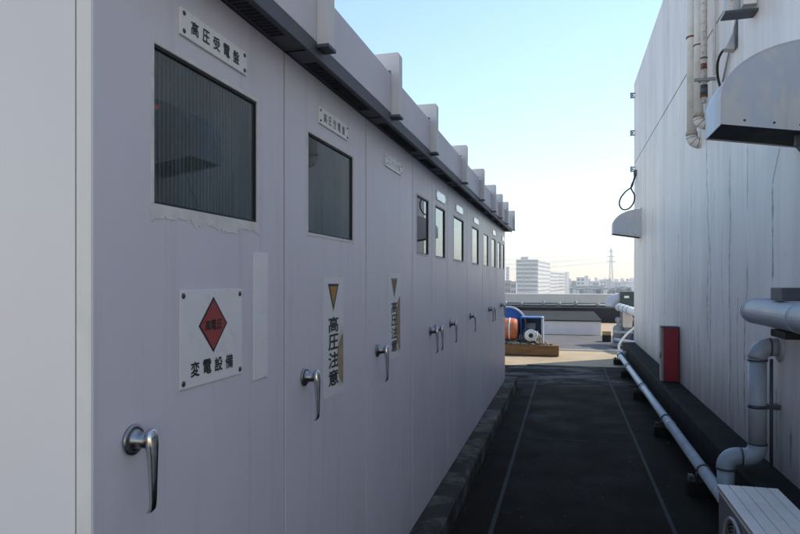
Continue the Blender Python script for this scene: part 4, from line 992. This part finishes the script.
# houses in the near distance, just above the parapet
for i in range(16):
    px = 569 + i * 4.0 + rnd.uniform(-1, 1)
    mt = rnd.choice(['citywhite', 'cityshade', 'citybrown', 'citygrey'])
    city(px, px + rnd.uniform(2.0, 3.6), 288.8 + rnd.uniform(-1.2, 1.6), rnd.uniform(190, 260), mt, '%s low house just above the far parapet, %s from the left' % ({'citywhite': 'white', 'cityshade': 'beige', 'citybrown': 'brown', 'citygrey': 'grey'}[mt], ORD[i]), False, 'house', 'low houses beyond the parapet')
# winter trees
def tree(px, Y, hgt, label):
    x = at_px(px, Y); t = thing('bare_tree', label, 'tree', (x, Y, GZ), 'brown winter trees beyond the parapet')
    MB().tube([(x, Y, GZ), (x + .2, Y, GZ + hgt * .5), (x, Y, GZ + hgt * .8)], [.35, .25, .1], 6).build('trunk', M['twig'], t)
    m = MB()
    for q in range(170):
        a = rnd.uniform(0, 2 * math.pi); rr = hgt * .30 * math.sqrt(rnd.random()); zz = rnd.uniform(.38, 1.0)
        k_ = math.sin((zz - .3) / .75 * math.pi) ** .6
        c_ = Vector((x + rr * k_ * math.cos(a), Y + rr * k_ * math.sin(a), GZ + hgt * zz))
        d_ = Vector((rnd.uniform(-1, 1), rnd.uniform(-1, 1), rnd.uniform(-.2, 1.2))).normalized() * rnd.uniform(.6, 1.3)
        m.bar(c_ - d_ * .5, c_ + d_ * .5, .12, .10)
    m.build('crown', M['twig'], t)
for i, px in enumerate([606, 610, 613.5, 616, 619, 622, 625, 628, 631, 634]):
    tree(px, 205 + rnd.uniform(-15, 30), 10.5 + rnd.uniform(-1.2, .8), 'bare brown winter tree beyond the parapet, %s from the left' % ORD[i])
# pylon
PY = 700.0; pxx = at_px(611, PY)
py_ = thing('pylon', 'thin lattice power pylon standing in the haze above the skyline', 'pylon', (pxx, PY, GZ))
zt = H + 32 / F * PY * .97; hgt = zt - GZ
def wd(z): return 2.1 * (1 - (z - GZ) / hgt) + .5
lv_ = [GZ + hgt * q / 12 for q in range(13)]
for sx in (-1, 1):
    for sy in (-1, 1):
        m = MB()
        for a, b in zip(lv_, lv_[1:]): m.bar((pxx + sx * wd(a), PY + sy * wd(a), a), (pxx + sx * wd(b), PY + sy * wd(b), b), .30)
        m.build('leg', M['steel'], py_)
m = MB()
for q, (a, b) in enumerate(zip(lv_, lv_[1:])):
    for sy in (-1, 1):
        m.bar((pxx - wd(a), PY + sy * wd(a), a), (pxx + wd(b), PY + sy * wd(b), b), .2); m.bar((pxx + wd(a), PY + sy * wd(a), a), (pxx - wd(b), PY + sy * wd(b), b), .2)
        m.bar((pxx - wd(b), PY + sy * wd(b), b), (pxx + wd(b), PY + sy * wd(b), b), .2)
    for sx in (-1, 1):
        m.bar((pxx + sx * wd(a), PY - wd(a), a), (pxx + sx * wd(b), PY + wd(b), b), .2)
m.build('lattice', M['steel'], py_)
for fz, hw in ((.93, 2.6), (.82, 3.6), (.71, 4.2)):
    z = GZ + hgt * fz
    MB().bar((pxx - hw, PY, z), (pxx + hw, PY, z), .5).bar((pxx - hw, PY, z), (pxx, PY, z + 1.6), .2).bar((pxx + hw, PY, z), (pxx, PY, z + 1.6), .2).build('cross_arm', M['steel'], py_)

for q, (fz, hw) in enumerate(((.93, 2.6), (.82, 3.6), (.71, 4.2))):
    z = GZ + hgt * fz - .4
    for sx in (-1, 1):
        P = [(pxx + sx * hw + t * 330, PY + t * 60, z - 9 * (1 - (2 * abs(t) - 1) ** 2) if abs(t) <= 1 else z) for t in [i / 10 for i in range(-10, 11)]]
        ln = MB().tube(P, .07, 4).build('power_line', M['steel'], at=(pxx + sx * hw, PY, z))
        tag(ln, 'faint power line strung from the %s side of the %s arm of the pylon' % ('left' if sx < 0 else 'right', ('top', 'middle', 'lowest')[q]), 'power line', 'power lines of the pylon')
